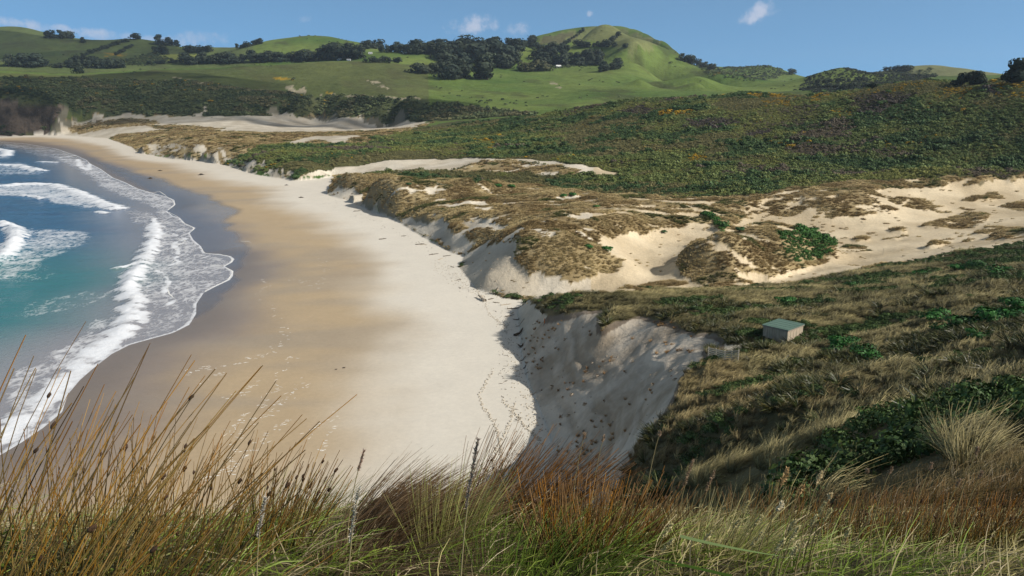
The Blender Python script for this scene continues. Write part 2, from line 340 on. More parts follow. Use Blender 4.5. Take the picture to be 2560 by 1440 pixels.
def rbf_field():
    P = control_points(); n = len(P); c2 = .012 ** 2
    def ker(a, l, P): return np.sqrt((a[:, None] - P[None, :, 0]) ** 2 + (l[:, None] - P[None, :, 1]) ** 2 + c2)
    K = ker(P[:, 0], P[:, 1], P)
    Q = np.c_[np.ones(n), P[:, 0], P[:, 1]]
    M = np.zeros((n + 3, n + 3)); M[:n, :n] = K - np.eye(n) * 3e-4; M[:n, n:] = Q; M[n:, :n] = Q.T
    sol = np.linalg.solve(M, np.r_[P[:, 2], 0, 0, 0]); wts, pol = sol[:n], sol[n:]
    ia = np.unique(np.r_[np.arange(0, NA, 3), NA - 1]); ir = np.unique(np.r_[np.arange(0, NR, 3), NR - 1])
    ga, gl = np.meshgrid(A[ia], LR[ir], indexing='ij'); fa, fl = ga.ravel(), gl.ravel(); z = np.empty(fa.size)
    for i in range(0, fa.size, 6000):
        sl = slice(i, i + 6000); z[sl] = ker(fa[sl], fl[sl], P) @ wts + pol[0] + pol[1] * fa[sl] + pol[2] * fl[sl]
    z = z.reshape(ga.shape)
    z = np.stack([np.interp(LR, LR[ir], row) for row in z])
    z = np.stack([np.interp(A, A[ia], z[:, j]) for j in range(NR)], axis=1)
    return z
Z = rbf_field()
GA, GL = np.meshgrid(A, LR, indexing='ij'); GR = np.exp(GL)
X, Y = GR * np.sin(GA), GR * np.cos(GA)

def hit(u, v, back=None):
    """where the sight line through photo pixel (u, v) meets the ground -> x, y, z"""
    a, s = ray(u, v); ia = float(np.interp(a, A, np.arange(NA))); i = min(int(ia), NA - 2); f = ia - i
    zc = Z[i] * (1 - f) + Z[i + 1] * f; t = (zc - CAMZ) / R
    k = np.nonzero((t >= s) & (R > 1.6))[0]
    if len(k) == 0: j = NR - 1; r = R[j]
    else:
        j = k[0]
        if j > 0 and t[j] > t[j - 1]: q = (s - t[j - 1]) / (t[j] - t[j - 1]); r = R[j - 1] + (R[j] - R[j - 1]) * min(max(q, 0), 1)
        else: r = R[j]
    return (r * math.sin(a), r * math.cos(a), float(np.interp(r, R, zc)))
def ground_z(x, y):
    a = math.atan2(x, y); r = math.hypot(x, y); ia = float(np.interp(a, A, np.arange(NA))); i = min(int(ia), NA - 2); f = ia - i
    return float(np.interp(r, R, Z[i] * (1 - f) + Z[i + 1] * f))

def densify(poly, step=14, closed=True):
    out = []; m = len(poly)
    for i in range(m if closed else m - 1):
        p, q = poly[i], poly[(i + 1) % m]; n = max(1, int(math.hypot(q[0] - p[0], q[1] - p[1]) / step))
        out += [(lerp(p[0], q[0], k / n), lerp(p[1], q[1], k / n)) for k in range(n)]
    if not closed: out.append(poly[-1])
    return out
def flat_pts(pts, z=0.0):
    """pixels -> plan points on a level sheet at height z"""
    u, v = np.array(pts, float).T; a, s = ray(u, v); d = (z - CAMZ) / np.minimum(s, -.004); return np.c_[d * np.sin(a), d * np.cos(a)]
def inside(px, py, poly):
    r = np.zeros(px.shape, bool); x0, y0 = poly[:, 0].min(), poly[:, 1].min(); x1, y1 = poly[:, 0].max(), poly[:, 1].max()
    bb = (px >= x0) & (px <= x1) & (py >= y0) & (py <= y1); qx, qy = px[bb], py[bb]; rr = np.zeros(qx.shape, bool)
    for (ax, ay), (bx, by) in zip(poly, np.roll(poly, -1, axis=0)):
        if ay == by: continue
        c = ((ay > qy) != (by > qy)); rr ^= c & (qx < (bx - ax) * (qy - ay) / (by - ay) + ax)
    r[bb] = rr; return r
def seg_dist(px, py, line):
    d = np.full(px.shape, 1e9)
    for (ax, ay), (bx, by) in zip(line[:-1], line[1:]):
        dx, dy = bx - ax, by - ay; L2 = dx * dx + dy * dy + 1e-9
        t = np.clip(((px - ax) * dx + (py - ay) * dy) / L2, 0, 1)
        d = np.minimum(d, (px - ax - t * dx) ** 2 + (py - ay - t * dy) ** 2)
    return np.sqrt(d)

# beach and sea bed
sw = flat_pts(densify(SWASH, 40, False)); toe = flat_pts(TOE, 2.8)
toe_l = np.vstack([[[-2500, 900]], toe, [[-6, 55], [-40, 30]]])
beach_poly = np.vstack([toe_l, [[-200, 25], [-2500, 55]]])
sel = (GR > 30) & (GR < 1500) & (GA < .25)
bx, by = X[sel], Y[sel]
in_b = inside(bx, by, beach_poly)
bx, by = bx[in_b], by[in_b]; BI = np.nonzero(sel.ravel())[0][in_b]
sea_poly = np.vstack([sw, [[-2500, 20], [-3500, 1200]]])
d_sw, d_toe = seg_dist(bx, by, sw), seg_dist(bx, by, toe_l)
in_s = inside(bx, by, sea_poly)
zb = np.where(in_s, -np.minimum(d_sw * .03, 4), 2.8 * d_sw / (d_sw + d_toe + 1e-6))
zb += np.where(in_s, 0, 1) * .06 * fbm(bx / 9, by / 9, 5, 3) * np.clip(d_sw / 15, 0, 1)
Zf = Z.ravel(); Zf[BI] = zb
BEACH = np.zeros(Z.size, bool); BEACH[BI] = True; BEACH = BEACH.reshape(Z.shape)
SEA = np.zeros(Z.size, bool); SEA[BI[in_s]] = True; SEA = SEA.reshape(Z.shape)
DSW = np.full(Z.size, 1e3); DSW[BI] = np.where(in_s, -d_sw, d_sw); DSW = DSW.reshape(Z.shape)
DTOE = np.full(Z.size, 1e3); DTOE[BI] = d_toe; DTOE = DTOE.reshape(Z.shape)

# ------------------------------------------------------------------ land cover
BEA, SAND, DUNE, SCRUB, FARS, HILL, ROCK, SLOPE, NEAR = range(9)
CL = np.full(Z.shape, HILL, np.int8)
n1 = fbm(GA * 60, GL * 60, 3, 4); n2 = fbm(GA * 60 + 50, GL * 60 + 9, 4, 4)
PA, PL = GA + n1 * .010, GL + n2 * .016
PA2, PL2 = GA + n1 * .004, GL + n2 * .007
def region(poly, fine=False):
    w = []
    for (u, v) in densify(poly):
        x, y, z = hit(u, v); w.append((math.atan2(x, y), math.log(math.hypot(x, y))))
    return inside(PA2 if fine else PA, PL2 if fine else PL, np.array(w))
CL[(GR < 240) & (GA > -.1)] = SLOPE
CL[(GR < 60)] = SLOPE
dunes = region([(100, 337), (160, 300), (200, 294), (300, 283), (480, 290), (640, 292), (760, 280), (860, 296), (960, 297), (1070, 305), (1040, 330), (1100, 400), (1250, 440), (1400, 475), (1500, 489), (1700, 495),
                (1900, 490), (2050, 465), (2200, 452), (2430, 448), (2600, 440), (2800, 435), (2900, 560), (2560, 609), (2400, 633), (2200, 672), (2000, 711), (1790, 731), (1650, 728), (1500, 738), (1322, 750),
                (1190, 722), (1148, 668), (1075, 602), (930, 528), (818, 487), (835, 440), (740, 452), (560, 412), (345, 381), (270, 346)])
CL[dunes] = DUNE
scrub = region([(560, 408), (620, 380), (650, 364), (720, 358), (850, 365), (930, 345), (1050, 318), (1150, 302), (1340, 291), (1420, 276), (1560, 253), (1700, 247), (1900, 237), (2000, 242), (2150, 230), (2300, 208), (2400, 216), (2480, 213), (2560, 206), (2760, 196),
                (2760, 430), (2560, 440), (2430, 449), (2200, 453), (2050, 467), (1900, 490), (1700, 495), (1500, 489), (1400, 472), (1270, 462), (1100, 450), (950, 442), (850, 436), (740, 447), (640, 432)])
CL[scrub] = SCRUB
CL[region([(1060, 304), (1345, 288), (1300, 280), (1180, 268), (1000, 246), (800, 238), (560, 217), (450, 201), (130, 196), (-300, 200), (-300, 255), (0, 247), (110, 258), (170, 285), (300, 284), (480, 290), (640, 292), (760, 280), (860, 296), (960, 297)])] = FARS
CL[region([(-300, 250), (0, 246), (60, 250), (110, 260), (150, 263), (160, 270), (112, 335), (0, 342), (-300, 345)], True)] = ROCK
# back of the scrub crest falls to the valley: keep it scrub for a way
CL[(GA > .05) & (GR > 380) & (GR < 760) & (CL == HILL)] = SCRUB
SANDS = [
    [(112, 337), (150, 272), (170, 262), (165, 300), (200, 295), (300, 284), (400, 289), (485, 291), (512, 263), (520, 265), (505, 290), (640, 291), (740, 280), (800, 291), (900, 299), (960, 297), (1070, 305), (1030, 321), (930, 326), (800, 331), (640, 333), (520, 326), (430, 321), (350, 330), (285, 340), (270, 347)],
    [(705, 358), (780, 341), (900, 338), (925, 350), (870, 361), (790, 352), (740, 360)],
    [(735, 452), (790, 430), (850, 418), (920, 409), (1000, 398), (1200, 397), (1320, 397), (1430, 409), (1500, 417), (1552, 431), (1540, 438), (1480, 433), (1400, 418), (1330, 406), (1250, 405), (1190, 412), (1120, 426), (900, 436), (838, 438)],
    [(1292, 775), (1322, 752), (1366, 794), (1410, 787), (1460, 779), (1503, 774), (1503, 817), (1550, 802), (1600, 790), (1660, 806), (1740, 838), (1765, 862), (1768, 905), (1715, 935), (1682, 1010), (1640, 1062), (1590, 1135), (1556, 1200), (1500, 1345), (1396, 1345), (1384, 1150), (1332, 1000), (1294, 880)],
    [(1160, 640), (1200, 625), (1240, 612), (1300, 604), (1285, 650), (1315, 690), (1335, 748), (1190, 724), (1148, 670)],
    [(1490, 600), (1560, 592), (1640, 580), (1700, 566), (1760, 562), (1815, 586), (1740, 606), (1705, 630), (1690, 660), (1700, 690), (1790, 729), (1650, 727), (1500, 737), (1335, 748), (1315, 700), (1340, 690), (1440, 710), (1520, 680), (1560, 650), (1500, 625)],
    [(1790, 729), (1760, 712), (1890, 712), (1960, 690), (2085, 650), (2085, 610), (2040, 590), (1990, 565), (1870, 560), (1830, 575), (1850, 548), (1920, 540), (2050, 532), (2200, 515), (2300, 500), (2420, 470), (2560, 452), (2800, 440), (2900, 560), (2560, 609), (2400, 632), (2200, 670), (2000, 710)],
    [(2180, 478), (2260, 470), (2380, 460), (2420, 478), (2300, 500), (2220, 497)], [(1890, 510), (1930, 497), (1935, 505), (1905, 515)], [(2040, 495), (2090, 488), (2100, 495), (2060, 503)],
    [(1070, 475), (1095, 466), (1085, 482), (1115, 490), (1060, 490)], [(1080, 518), (1150, 512), (1210, 506), (1240, 515), (1140, 522)], [(1390, 495), (1480, 490), (1470, 500), (1400, 504)],
    [(1150, 560), (1200, 552), (1225, 560), (1270, 568), (1255, 580), (1210, 572), (1165, 580)], [(1000, 552), (1030, 545), (1080, 560), (1110, 548), (1130, 590), (1160, 630), (1080, 600), (1030, 575)],
    [(1100, 590), (1150, 585), (1190, 615), (1165, 638), (1130, 630)], [(1410, 545), (1560, 530), (1580, 538), (1430, 552)], [(1440, 538), (1500, 532), (1500, 540)],
    [(820, 487), (850, 470), (880, 475), (920, 500), (990, 540), (1000, 556), (930, 528)], [(1790, 870), (1850, 862), (1895, 845), (1890, 856), (1840, 880), (1800, 890)], [(1700, 850), (1765, 835), (1820, 850), (1790, 880)],
]
for k, s in enumerate(SANDS): CL[region(s, k > 0) & ~SEA] = SAND
VEG_ON_SAND = [
    ([(172, 330), (180, 312), (240, 302), (330, 297), (395, 303), (398, 310), (340, 316), (260, 322), (200, 336)], DUNE), ([(270, 345), (300, 335), (420, 328), (560, 328), (700, 335), (640, 350), (470, 345), (345, 352)], DUNE),
    ([(340, 378), (355, 352), (420, 342), (520, 342), (620, 358), (580, 385), (520, 395), (440, 385)], DUNE), ([(365, 315), (430, 312), (560, 322), (500, 326), (400, 322)], DUNE),
    ([(865, 362), (870, 345), (905, 340), (925, 352), (920, 362)], DUNE), ([(1130, 428), (1200, 405), (1270, 399), (1300, 408), (1380, 415), (1480, 432), (1380, 436), (1230, 432)], DUNE),
    ([(1340, 690), (1360, 650), (1430, 640), (1480, 650), (1560, 650), (1545, 680), (1470, 690), (1430, 715), (1380, 700)], DUNE), ([(1710, 640), (1740, 605), (1840, 590), (1900, 590), (1890, 620), (1830, 640), (1800, 670), (1740, 660)], DUNE),
    ([(1870, 590), (1890, 570), (1960, 565), (2085, 615), (2060, 640), (1990, 668), (1950, 650), (1940, 610)], DUNE), ([(2200, 600), (2230, 575), (2255, 570), (2265, 592), (2240, 600)], DUNE), ([(2300, 570), (2390, 538), (2465, 535), (2470, 548), (2420, 570), (2340, 572)], DUNE),
    ([(2400, 610), (2440, 585), (2480, 560), (2510, 575), (2450, 590)], DUNE), ([(2460, 605), (2500, 575), (2600, 565), (2600, 590), (2520, 600)], DUNE), ([(2305, 628), (2340, 605), (2370, 600), (2368, 612), (2330, 622)], DUNE),
    ([(2090, 625), (2110, 613), (2150, 614), (2175, 628), (2130, 635)], DUNE), ([(2040, 545), (2120, 520), (2240, 512), (2250, 525), (2150, 540), (2060, 545)], DUNE), ([(2250, 515), (2300, 500), (2345, 515), (2330, 525)], DUNE), ([(2400, 500), (2490, 485), (2500, 495), (2420, 505)], DUNE),
    ([(2130, 600), (2170, 590), (2172, 600), (2140, 608)], DUNE), ([(1540, 722), (1610, 710), (1720, 705), (1700, 716), (1600, 726)], DUNE), ([(2330, 530), (2400, 518), (2440, 525), (2380, 532)], DUNE),
    ([(2000, 545), (2050, 535), (2050, 545)], DUNE), ([(2500, 520), (2560, 500), (2600, 510), (2560, 530)], DUNE), ([(2200, 470), (2300, 462), (2400, 455), (2400, 462), (2300, 472)], DUNE),
]
for s, c in VEG_ON_SAND: CL[region(s, True) & ~BEACH] = c
for p in ([(560, 412), (640, 438), (740, 453), (735, 436), (690, 420), (650, 405), (600, 395)], [(345, 381), (420, 397), (500, 403), (560, 412), (600, 398), (560, 375), (480, 362), (400, 362), (355, 366)], [(835, 470), (818, 487), (870, 502), (930, 528), (900, 490), (870, 480)]):
    k = region(p) & (fbm(GA * 260 + GL * 40, GL * 45, 33, 3) > .02) & ~BEACH; CL[k] = SAND
GREENMAT = region([(1940, 600), (1975, 580), (2030, 590), (2085, 615), (2075, 638), (2030, 655), (1985, 668), (1955, 640)], True) | region([(1745, 545), (1765, 545), (1800, 562), (1818, 585), (1808, 587), (1785, 566)], True)
BARESLIPS = [region(p, True) for p in ([(715, 207), (760, 213), (765, 230), (720, 226)], [(915, 195), (950, 203), (970, 225), (935, 215)], [(770, 232), (860, 235), (1050, 245), (1060, 250), (900, 242)], [(1360, 200), (1385, 205), (1405, 222), (1385, 218)],
             [(385, 201), (420, 200), (420, 206), (390, 206)], [(415, 184), (460, 195), (500, 202), (560, 212), (558, 215), (490, 206), (415, 187)])]
GORSE = [region(p, True) for p in ([(250, 132), (310, 130), (320, 138), (260, 140)], [(680, 190), (730, 200), (735, 208), (690, 200)], [(800, 225), (840, 230), (830, 236)])]
PALEFIELD = region([(390, 140), (420, 134), (500, 136), (500, 147), (440, 155), (400, 150)])
BROWNHILL = region([(1345, 105), (1400, 82), (1480, 68), (1545, 64), (1600, 85), (1650, 112), (1560, 112), (1470, 100), (1420, 110)])
HEATH = region([(1345, 103), (1400, 84), (1465, 74), (1440, 95), (1400, 108)])
CL[(CL == DUNE) & (GR < 480) & ~GREENMAT & (fbm(X / 10, Y / 4.5, 38, 4) > np.where((GA > .13) & (GR < 340), .13, .32))] = SAND
CL[BEACH] = BEA
CL[(GR < 14)] = NEAR

def blur(img, k):
    for ax in (0, 1):
        img = sum(np.roll(img, s, axis=ax) for s in range(-k, k + 1)) / (2 * k + 1)
    return img
STEEP0 = 0
# ------------------------------------------------------------------ relief detail
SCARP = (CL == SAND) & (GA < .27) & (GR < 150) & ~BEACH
i0, i1 = np.nonzero(SCARP.any(1))[0][[0, -1]]; j0, j1 = np.nonzero(SCARP.any(0))[0][[0, -1]]
zs = Z[i0 - 8:i1 + 8, j0 - 8:j1 + 8].copy(); ms = SCARP[i0 - 8:i1 + 8, j0 - 8:j1 + 8]
for _ in range(45): zs = np.where(ms, blur(zs, 3), zs)        # an even sand slope between rim and toe
Z[i0 - 8:i1 + 8, j0 - 8:j1 + 8] = lerp(Z[i0 - 8:i1 + 8, j0 - 8:j1 + 8], zs, .8)
zl = np.zeros(Z.shape)
def add(mask, val):
    zl[mask] += val(X[mask], Y[mask], GR[mask])
HUM = fbm(X / 16, Y / 12, 20, 4)
add((CL == DUNE) & (GR < 600), lambda x, y, r: 1.5 * (1 - 2.2 * np.abs(fbm(x / 26, y / 17, 34, 3))))
add(CL == DUNE, lambda x, y, r: 1.3 * fbm(x / 8, y / 6, 21, 4) + .4 * np.abs(fbm(x / 2.6, y / 2.6, 22, 3)))
add(CL == SAND, lambda x, y, r: .45 * fbm(x / 9, y / 9, 23, 4) + .16 * fbm(x / 1.8, y / 1.8, 24, 3))
ledge = fbm(Z * .9 + 1.4 * fbm(X / 7, Y / 7, 39, 3), X / 14 + Y / 30, 40, 3)
zl += np.where(SCARP, .42 * ledge, 0)
add((CL == SAND) & (GA < .27) & (GR < 150), lambda x, y, r: .26 * fbm(x / 5 + y / 14, y / 3 - x / 14, 35, 5) + .22 * np.abs(fbm(x / 1.3, y / .9, 36, 4)))
add(CL == SLOPE, lambda x, y, r: (1.1 * fbm(x / 9, y / 7, 25, 4) + .45 * fbm(x / 2.4, y / 2.0, 26, 3)) * smooth(r, 12, 60))
add(CL == SCRUB, lambda x, y, r: 1.6 * fbm(x / 16, y / 16, 27, 4) + 1.6 * fbm(x / 60, y / 60, 37, 3))
add(CL == FARS, lambda x, y, r: 3.0 * fbm(x / 35, y / 35, 28, 5))
add(CL == HILL, lambda x, y, r: (3 * fbm(x / 90, y / 90, 29, 5) - 3.5 * np.abs(fbm(x / 110 + y / 300, y / 260, 30, 4))) * smooth(r, 800, 1300))
add(CL == ROCK, lambda x, y, r: 6 * fbm(x / 12, y / 12, 31, 5))
add(CL == NEAR, lambda x, y, r: .06 * fbm(x / .5, y / .5, 32, 3) * smooth(r, 1, 3))
zl = np.where(GR > 20, blur(zl, 2), zl)
Z += zl * np.where(BEACH, 0, 1)
# steepness (for bare faces)
def slope_of():
    dzr = np.gradient(Z, axis=1) / np.gradient(GR, axis=1); dza = np.gradient(Z, axis=0) / (np.gradient(GA, axis=0) * GR)
    return dzr, dza
DZR, DZA = slope_of(); STEEP = np.hypot(DZR, DZA)

# ------------------------------------------------------------------ albedo per vertex
COL = np.zeros(Z.shape + (3,)); ROUGH = np.full(Z.shape, .9)
def paint(mask, a, b, t): COL[mask] = lerp(np.array(a)[None], np.array(b)[None], np.clip(t, 0, 1)[:, None])
m = CL == SAND; paint(m, (.50, .44, .34), (.66, .60, .49), .5 + 1.2 * fbm(X[m] / 12, Y[m] / 12, 41, 4))
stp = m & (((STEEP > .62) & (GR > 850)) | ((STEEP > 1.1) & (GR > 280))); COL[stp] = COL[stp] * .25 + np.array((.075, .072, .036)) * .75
farsand = m & (GR > 600); COL[farsand] *= .86
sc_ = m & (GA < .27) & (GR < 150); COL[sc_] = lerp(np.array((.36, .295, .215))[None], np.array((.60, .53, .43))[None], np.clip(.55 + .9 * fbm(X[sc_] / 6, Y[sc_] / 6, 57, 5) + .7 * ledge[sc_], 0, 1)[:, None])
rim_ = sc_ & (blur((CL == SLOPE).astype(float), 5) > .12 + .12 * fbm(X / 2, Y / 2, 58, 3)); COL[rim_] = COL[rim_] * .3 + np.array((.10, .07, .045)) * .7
m2 = m & (GA > .1) & (GR > 150); COL[m2] *= np.array((1.0, .93, .80))
m = CL == DUNE; paint(m, (.215, .160, .080), (.36, .285, .155), .5 + 1.3 * fbm(X[m] / 9, Y[m] / 9, 42, 4))
m = CL == SLOPE; paint(m, (.085, .075, .036), (.19, .155, .078), .5 + 1.4 * fbm(X[m] / 5, Y[m] / 5, 43, 4))
m = CL == NEAR; paint(m, (.05, .045, .02), (.10, .09, .04), .5 + fbm(X[m] / .4, Y[m] / .4, 44, 3))
m = CL == SCRUB; paint(m, (.055, .062, .024), (.10, .10, .04), .5 + 1.2 * fbm(X[m] / 25, Y[m] / 25, 45, 4))
m = CL == FARS; paint(m, (.045, .062, .026), (.095, .105, .045), .5 + 1.5 * fbm(X[m] / 40, Y[m] / 40, 46, 5))
m = CL == ROCK; paint(m, (.04, .033, .027), (.16, .122, .09), .5 + 1.5 * fbm(X[m] / 14 + Z[m] / 6, Z[m] / 7, 47, 5))
m = CL == HILL
t = .5 + 1.1 * fbm(X[m] / 160, Y[m] / 160, 48, 5); paint(m, (.060, .115, .022), (.140, .185, .045), t)
t2 = smooth(fbm(X[m] / 45 + .3 * Y[m] / 45, Y[m] / 100, 49, 5), .15, .5)[:, None]; COL[m] = COL[m] * (1 - t2 * .6) + np.array((.060, .062, .024)) * t2 * .6
olive = m & (GA < -.10) & (GR < 1535) & (GR > 1000); COL[olive] = COL[olive] * .35 + np.array((.088, .090, .036)) * .65
lefthill = m & (GA < -.30) & (GR > 1650); COL[lefthill] = COL[lefthill] * .45 + np.array((.085, .100, .045)) * .55
COL[BROWNHILL & m] = COL[BROWNHILL & m] * .45 + np.array((.19, .18, .085)) * .55
COL[HEATH & m] = COL[HEATH & m] * .3 + np.array((.085, .075, .045)) * .7
rh = m & (GA > .40) & (GR > 1500); COL[rh] = COL[rh] * .4 + np.array((.20, .19, .11)) * .6
COL[PALEFIELD & m] = np.array((.22, .25, .06))
for b in BARESLIPS:
    b = b & (fbm(X / 14, Y / 22, 59, 4) > -.08)
    COL[b & m] = np.array((.34, .29, .21)) * (.7 + .5 * np.abs(fbm(X[b & m] / 12, Y[b & m] / 12, 50, 4)))[:, None] + .3 * COL[b & m]
for g in GORSE: COL[g & m] = lerp(COL[g & m], np.array((.32, .21, .02)), smooth(fbm(X[g & m] / 14, Y[g & m] / 14, 51, 3), -.1, .25)[:, None])
# beach: wet near the water, damp tan, then pale dry sand up to the dunes
m = CL == BEA; x, y = X[m], Y[m]; ds, dt = DSW[m], DTOE[m]
q = ds / (ds + dt + 1e-6) + .10 * fbm(x / 60, y / 30, 52, 4) + .03 * fbm(x / 8, y / 30, 53, 3) + .05 * fbm(x / 25, y / 9, 60, 4)
dry = smooth(q, .48, .80); wet = 1 - smooth(q, .10, .36)
c = lerp(np.array((.46, .355, .225))[None], np.array((.70, .655, .565))[None], dry[:, None])
c = lerp(c, np.array((.285, .225, .175))[None], wet[:, None])
streak = smooth(fbm(x / 45 + 3, y / 16, 54, 4), .05, .5) * (1 - dry) * (1 - wet * .5); c = lerp(c, np.array((.36, .30, .225))[None], (streak * .7)[:, None])
c = lerp(c, np.array((.17, .14, .115))[None], (1 - smooth(ds, 2, 14))[:, None] * .6)
far = smooth(GR[m], 250, 700); c = lerp(c, c * np.array((.92, .9, .88)), far[:, None])
COL[m] = c
MIRROR = np.zeros(Z.shape, bool)
mp = flat_pts(densify([(200, 385), (260, 408), (340, 432), (400, 448), (470, 474), (540, 498), (600, 530), (570, 553), (588, 580), (603, 600), (632, 622), (600, 660), (575, 720), (480, 800), (400, 700), (380, 480)], 20), .4)
MIRROR[m] = inside(x + 3 * fbm(x / 10, y / 10, 55, 3), y + 5 * fbm(x / 10, y / 10, 56, 3), mp)
rough = lerp(np.full(x.shape, .34), np.full(x.shape, .95), smooth(q, .12, .55))
mm = MIRROR[m]; rough[mm] = .17
ROUGH[m] = rough; cc = COL[m]; cc[mm] = cc[mm] * .72; COL[m] = cc
rb = blur(ROUGH, 4); ROUGH[m] = rb[m]
mb = np.stack([blur(COL[..., k], 2) for k in range(3)], -1); inn = (CL == BEA) & (DTOE > 4) & (np.abs(DSW) > 1); COL[inn] = mb[inn]

M_BEACH = mat_ground('beach_sand', 1.2, .07, 2.2, .02, None, .35)
M_SAND = mat_ground('dune_sand', .9, .12, 1.1, .22, .95, .15)
M_SCRUBG = mat_ground('scrub_floor', .3, .3, .35, 1.0, .95, .15)
M_HILL = mat_ground('pasture', .06, .26, .07, 3.0, .95, .15)
M_ROCK = mat_ground('cliff_rock', .12, .5, .15, 5.0, .9, .2)
M_SLOPE = mat_ground('slope_soil', .8, .35, 1.0, .3, .95, .15)
VID = np.arange(NA * NR).reshape(NA, NR)
quads = np.stack([VID[:-1, :-1], VID[1:, :-1], VID[1:, 1:], VID[:-1, 1:]], -1).reshape(-1, 4)
ALLV = np.stack([X, Y, Z], -1).reshape(-1, 3); CLq = CL.ravel()[quads[:, 0]]
def ground_object(name, classes, mat):
    f = quads[np.isin(CLq, classes)]; ids, inv = np.unique(f, return_inverse=True); inv = inv.reshape(f.shape)
    me = make_mesh(name, ALLV[ids], inv, [mat], COL.reshape(-1, 3)[ids], True, attrs={'Rough': ROUGH.ravel()[ids]})
    return tag(link(bpy.data.objects.new(name, me)), kind='structure')
ground_object('beach', [BEA], M_BEACH)
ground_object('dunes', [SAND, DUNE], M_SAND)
ground_object('hillside', [SCRUB, FARS], M_SCRUBG)
ground_object('hills', [HILL], M_HILL)
ground_object('rock_cliff', [ROCK], M_ROCK)
ground_object('headland', [SLOPE, NEAR], M_SLOPE)

# ------------------------------------------------------------------ sea
BREAK = [  # crest lines: pixels, height, foam width (m)
    ([(388, 560), (388, 590), (375, 620), (362, 655), (332, 692), (322, 722), (338, 760), (325, 800), (285, 848), (232, 888), (190, 930), (120, 990), (60, 1040), (0, 1090), (-120, 1150)], .8, 3.6),
    ([(5, 562), (40, 578), (48, 598), (32, 615), (14, 640), (-10, 655), (-80, 690)], 1.3, 4.0),
    ([(-40, 470), (60, 462), (130, 463), (180, 480), (235, 503), (290, 522)], .8, 5.5), ([(-40, 414), (40, 414), (100, 428)], .8, 6), ([(-20, 372), (20, 378), (15, 390)], .8, 6), ([(60, 489), (85, 492), (106, 498)], .5, 2.5),
    ([(100, 405), (140, 406)], .4, 4), ([(250, 530), (262, 533)], .4, 2.5), ([(290, 672), (310, 668), (330, 664)], .4, 1.6),
    ([(385, 545), (396, 572), (382, 600), (398, 588)], .12, 1.2), ([(436, 583), (465, 598), (430, 612), (450, 625), (440, 645), (448, 655), (425, 664)], .1, 1.0), ([(390, 677), (422, 700), (415, 735), (440, 752), (400, 770)], .1, 1.0),
    ([(195, 398), (200, 415), (220, 425), (225, 409)], .1, 3), ([(145, 395), (190, 388)], .1, 2),
]
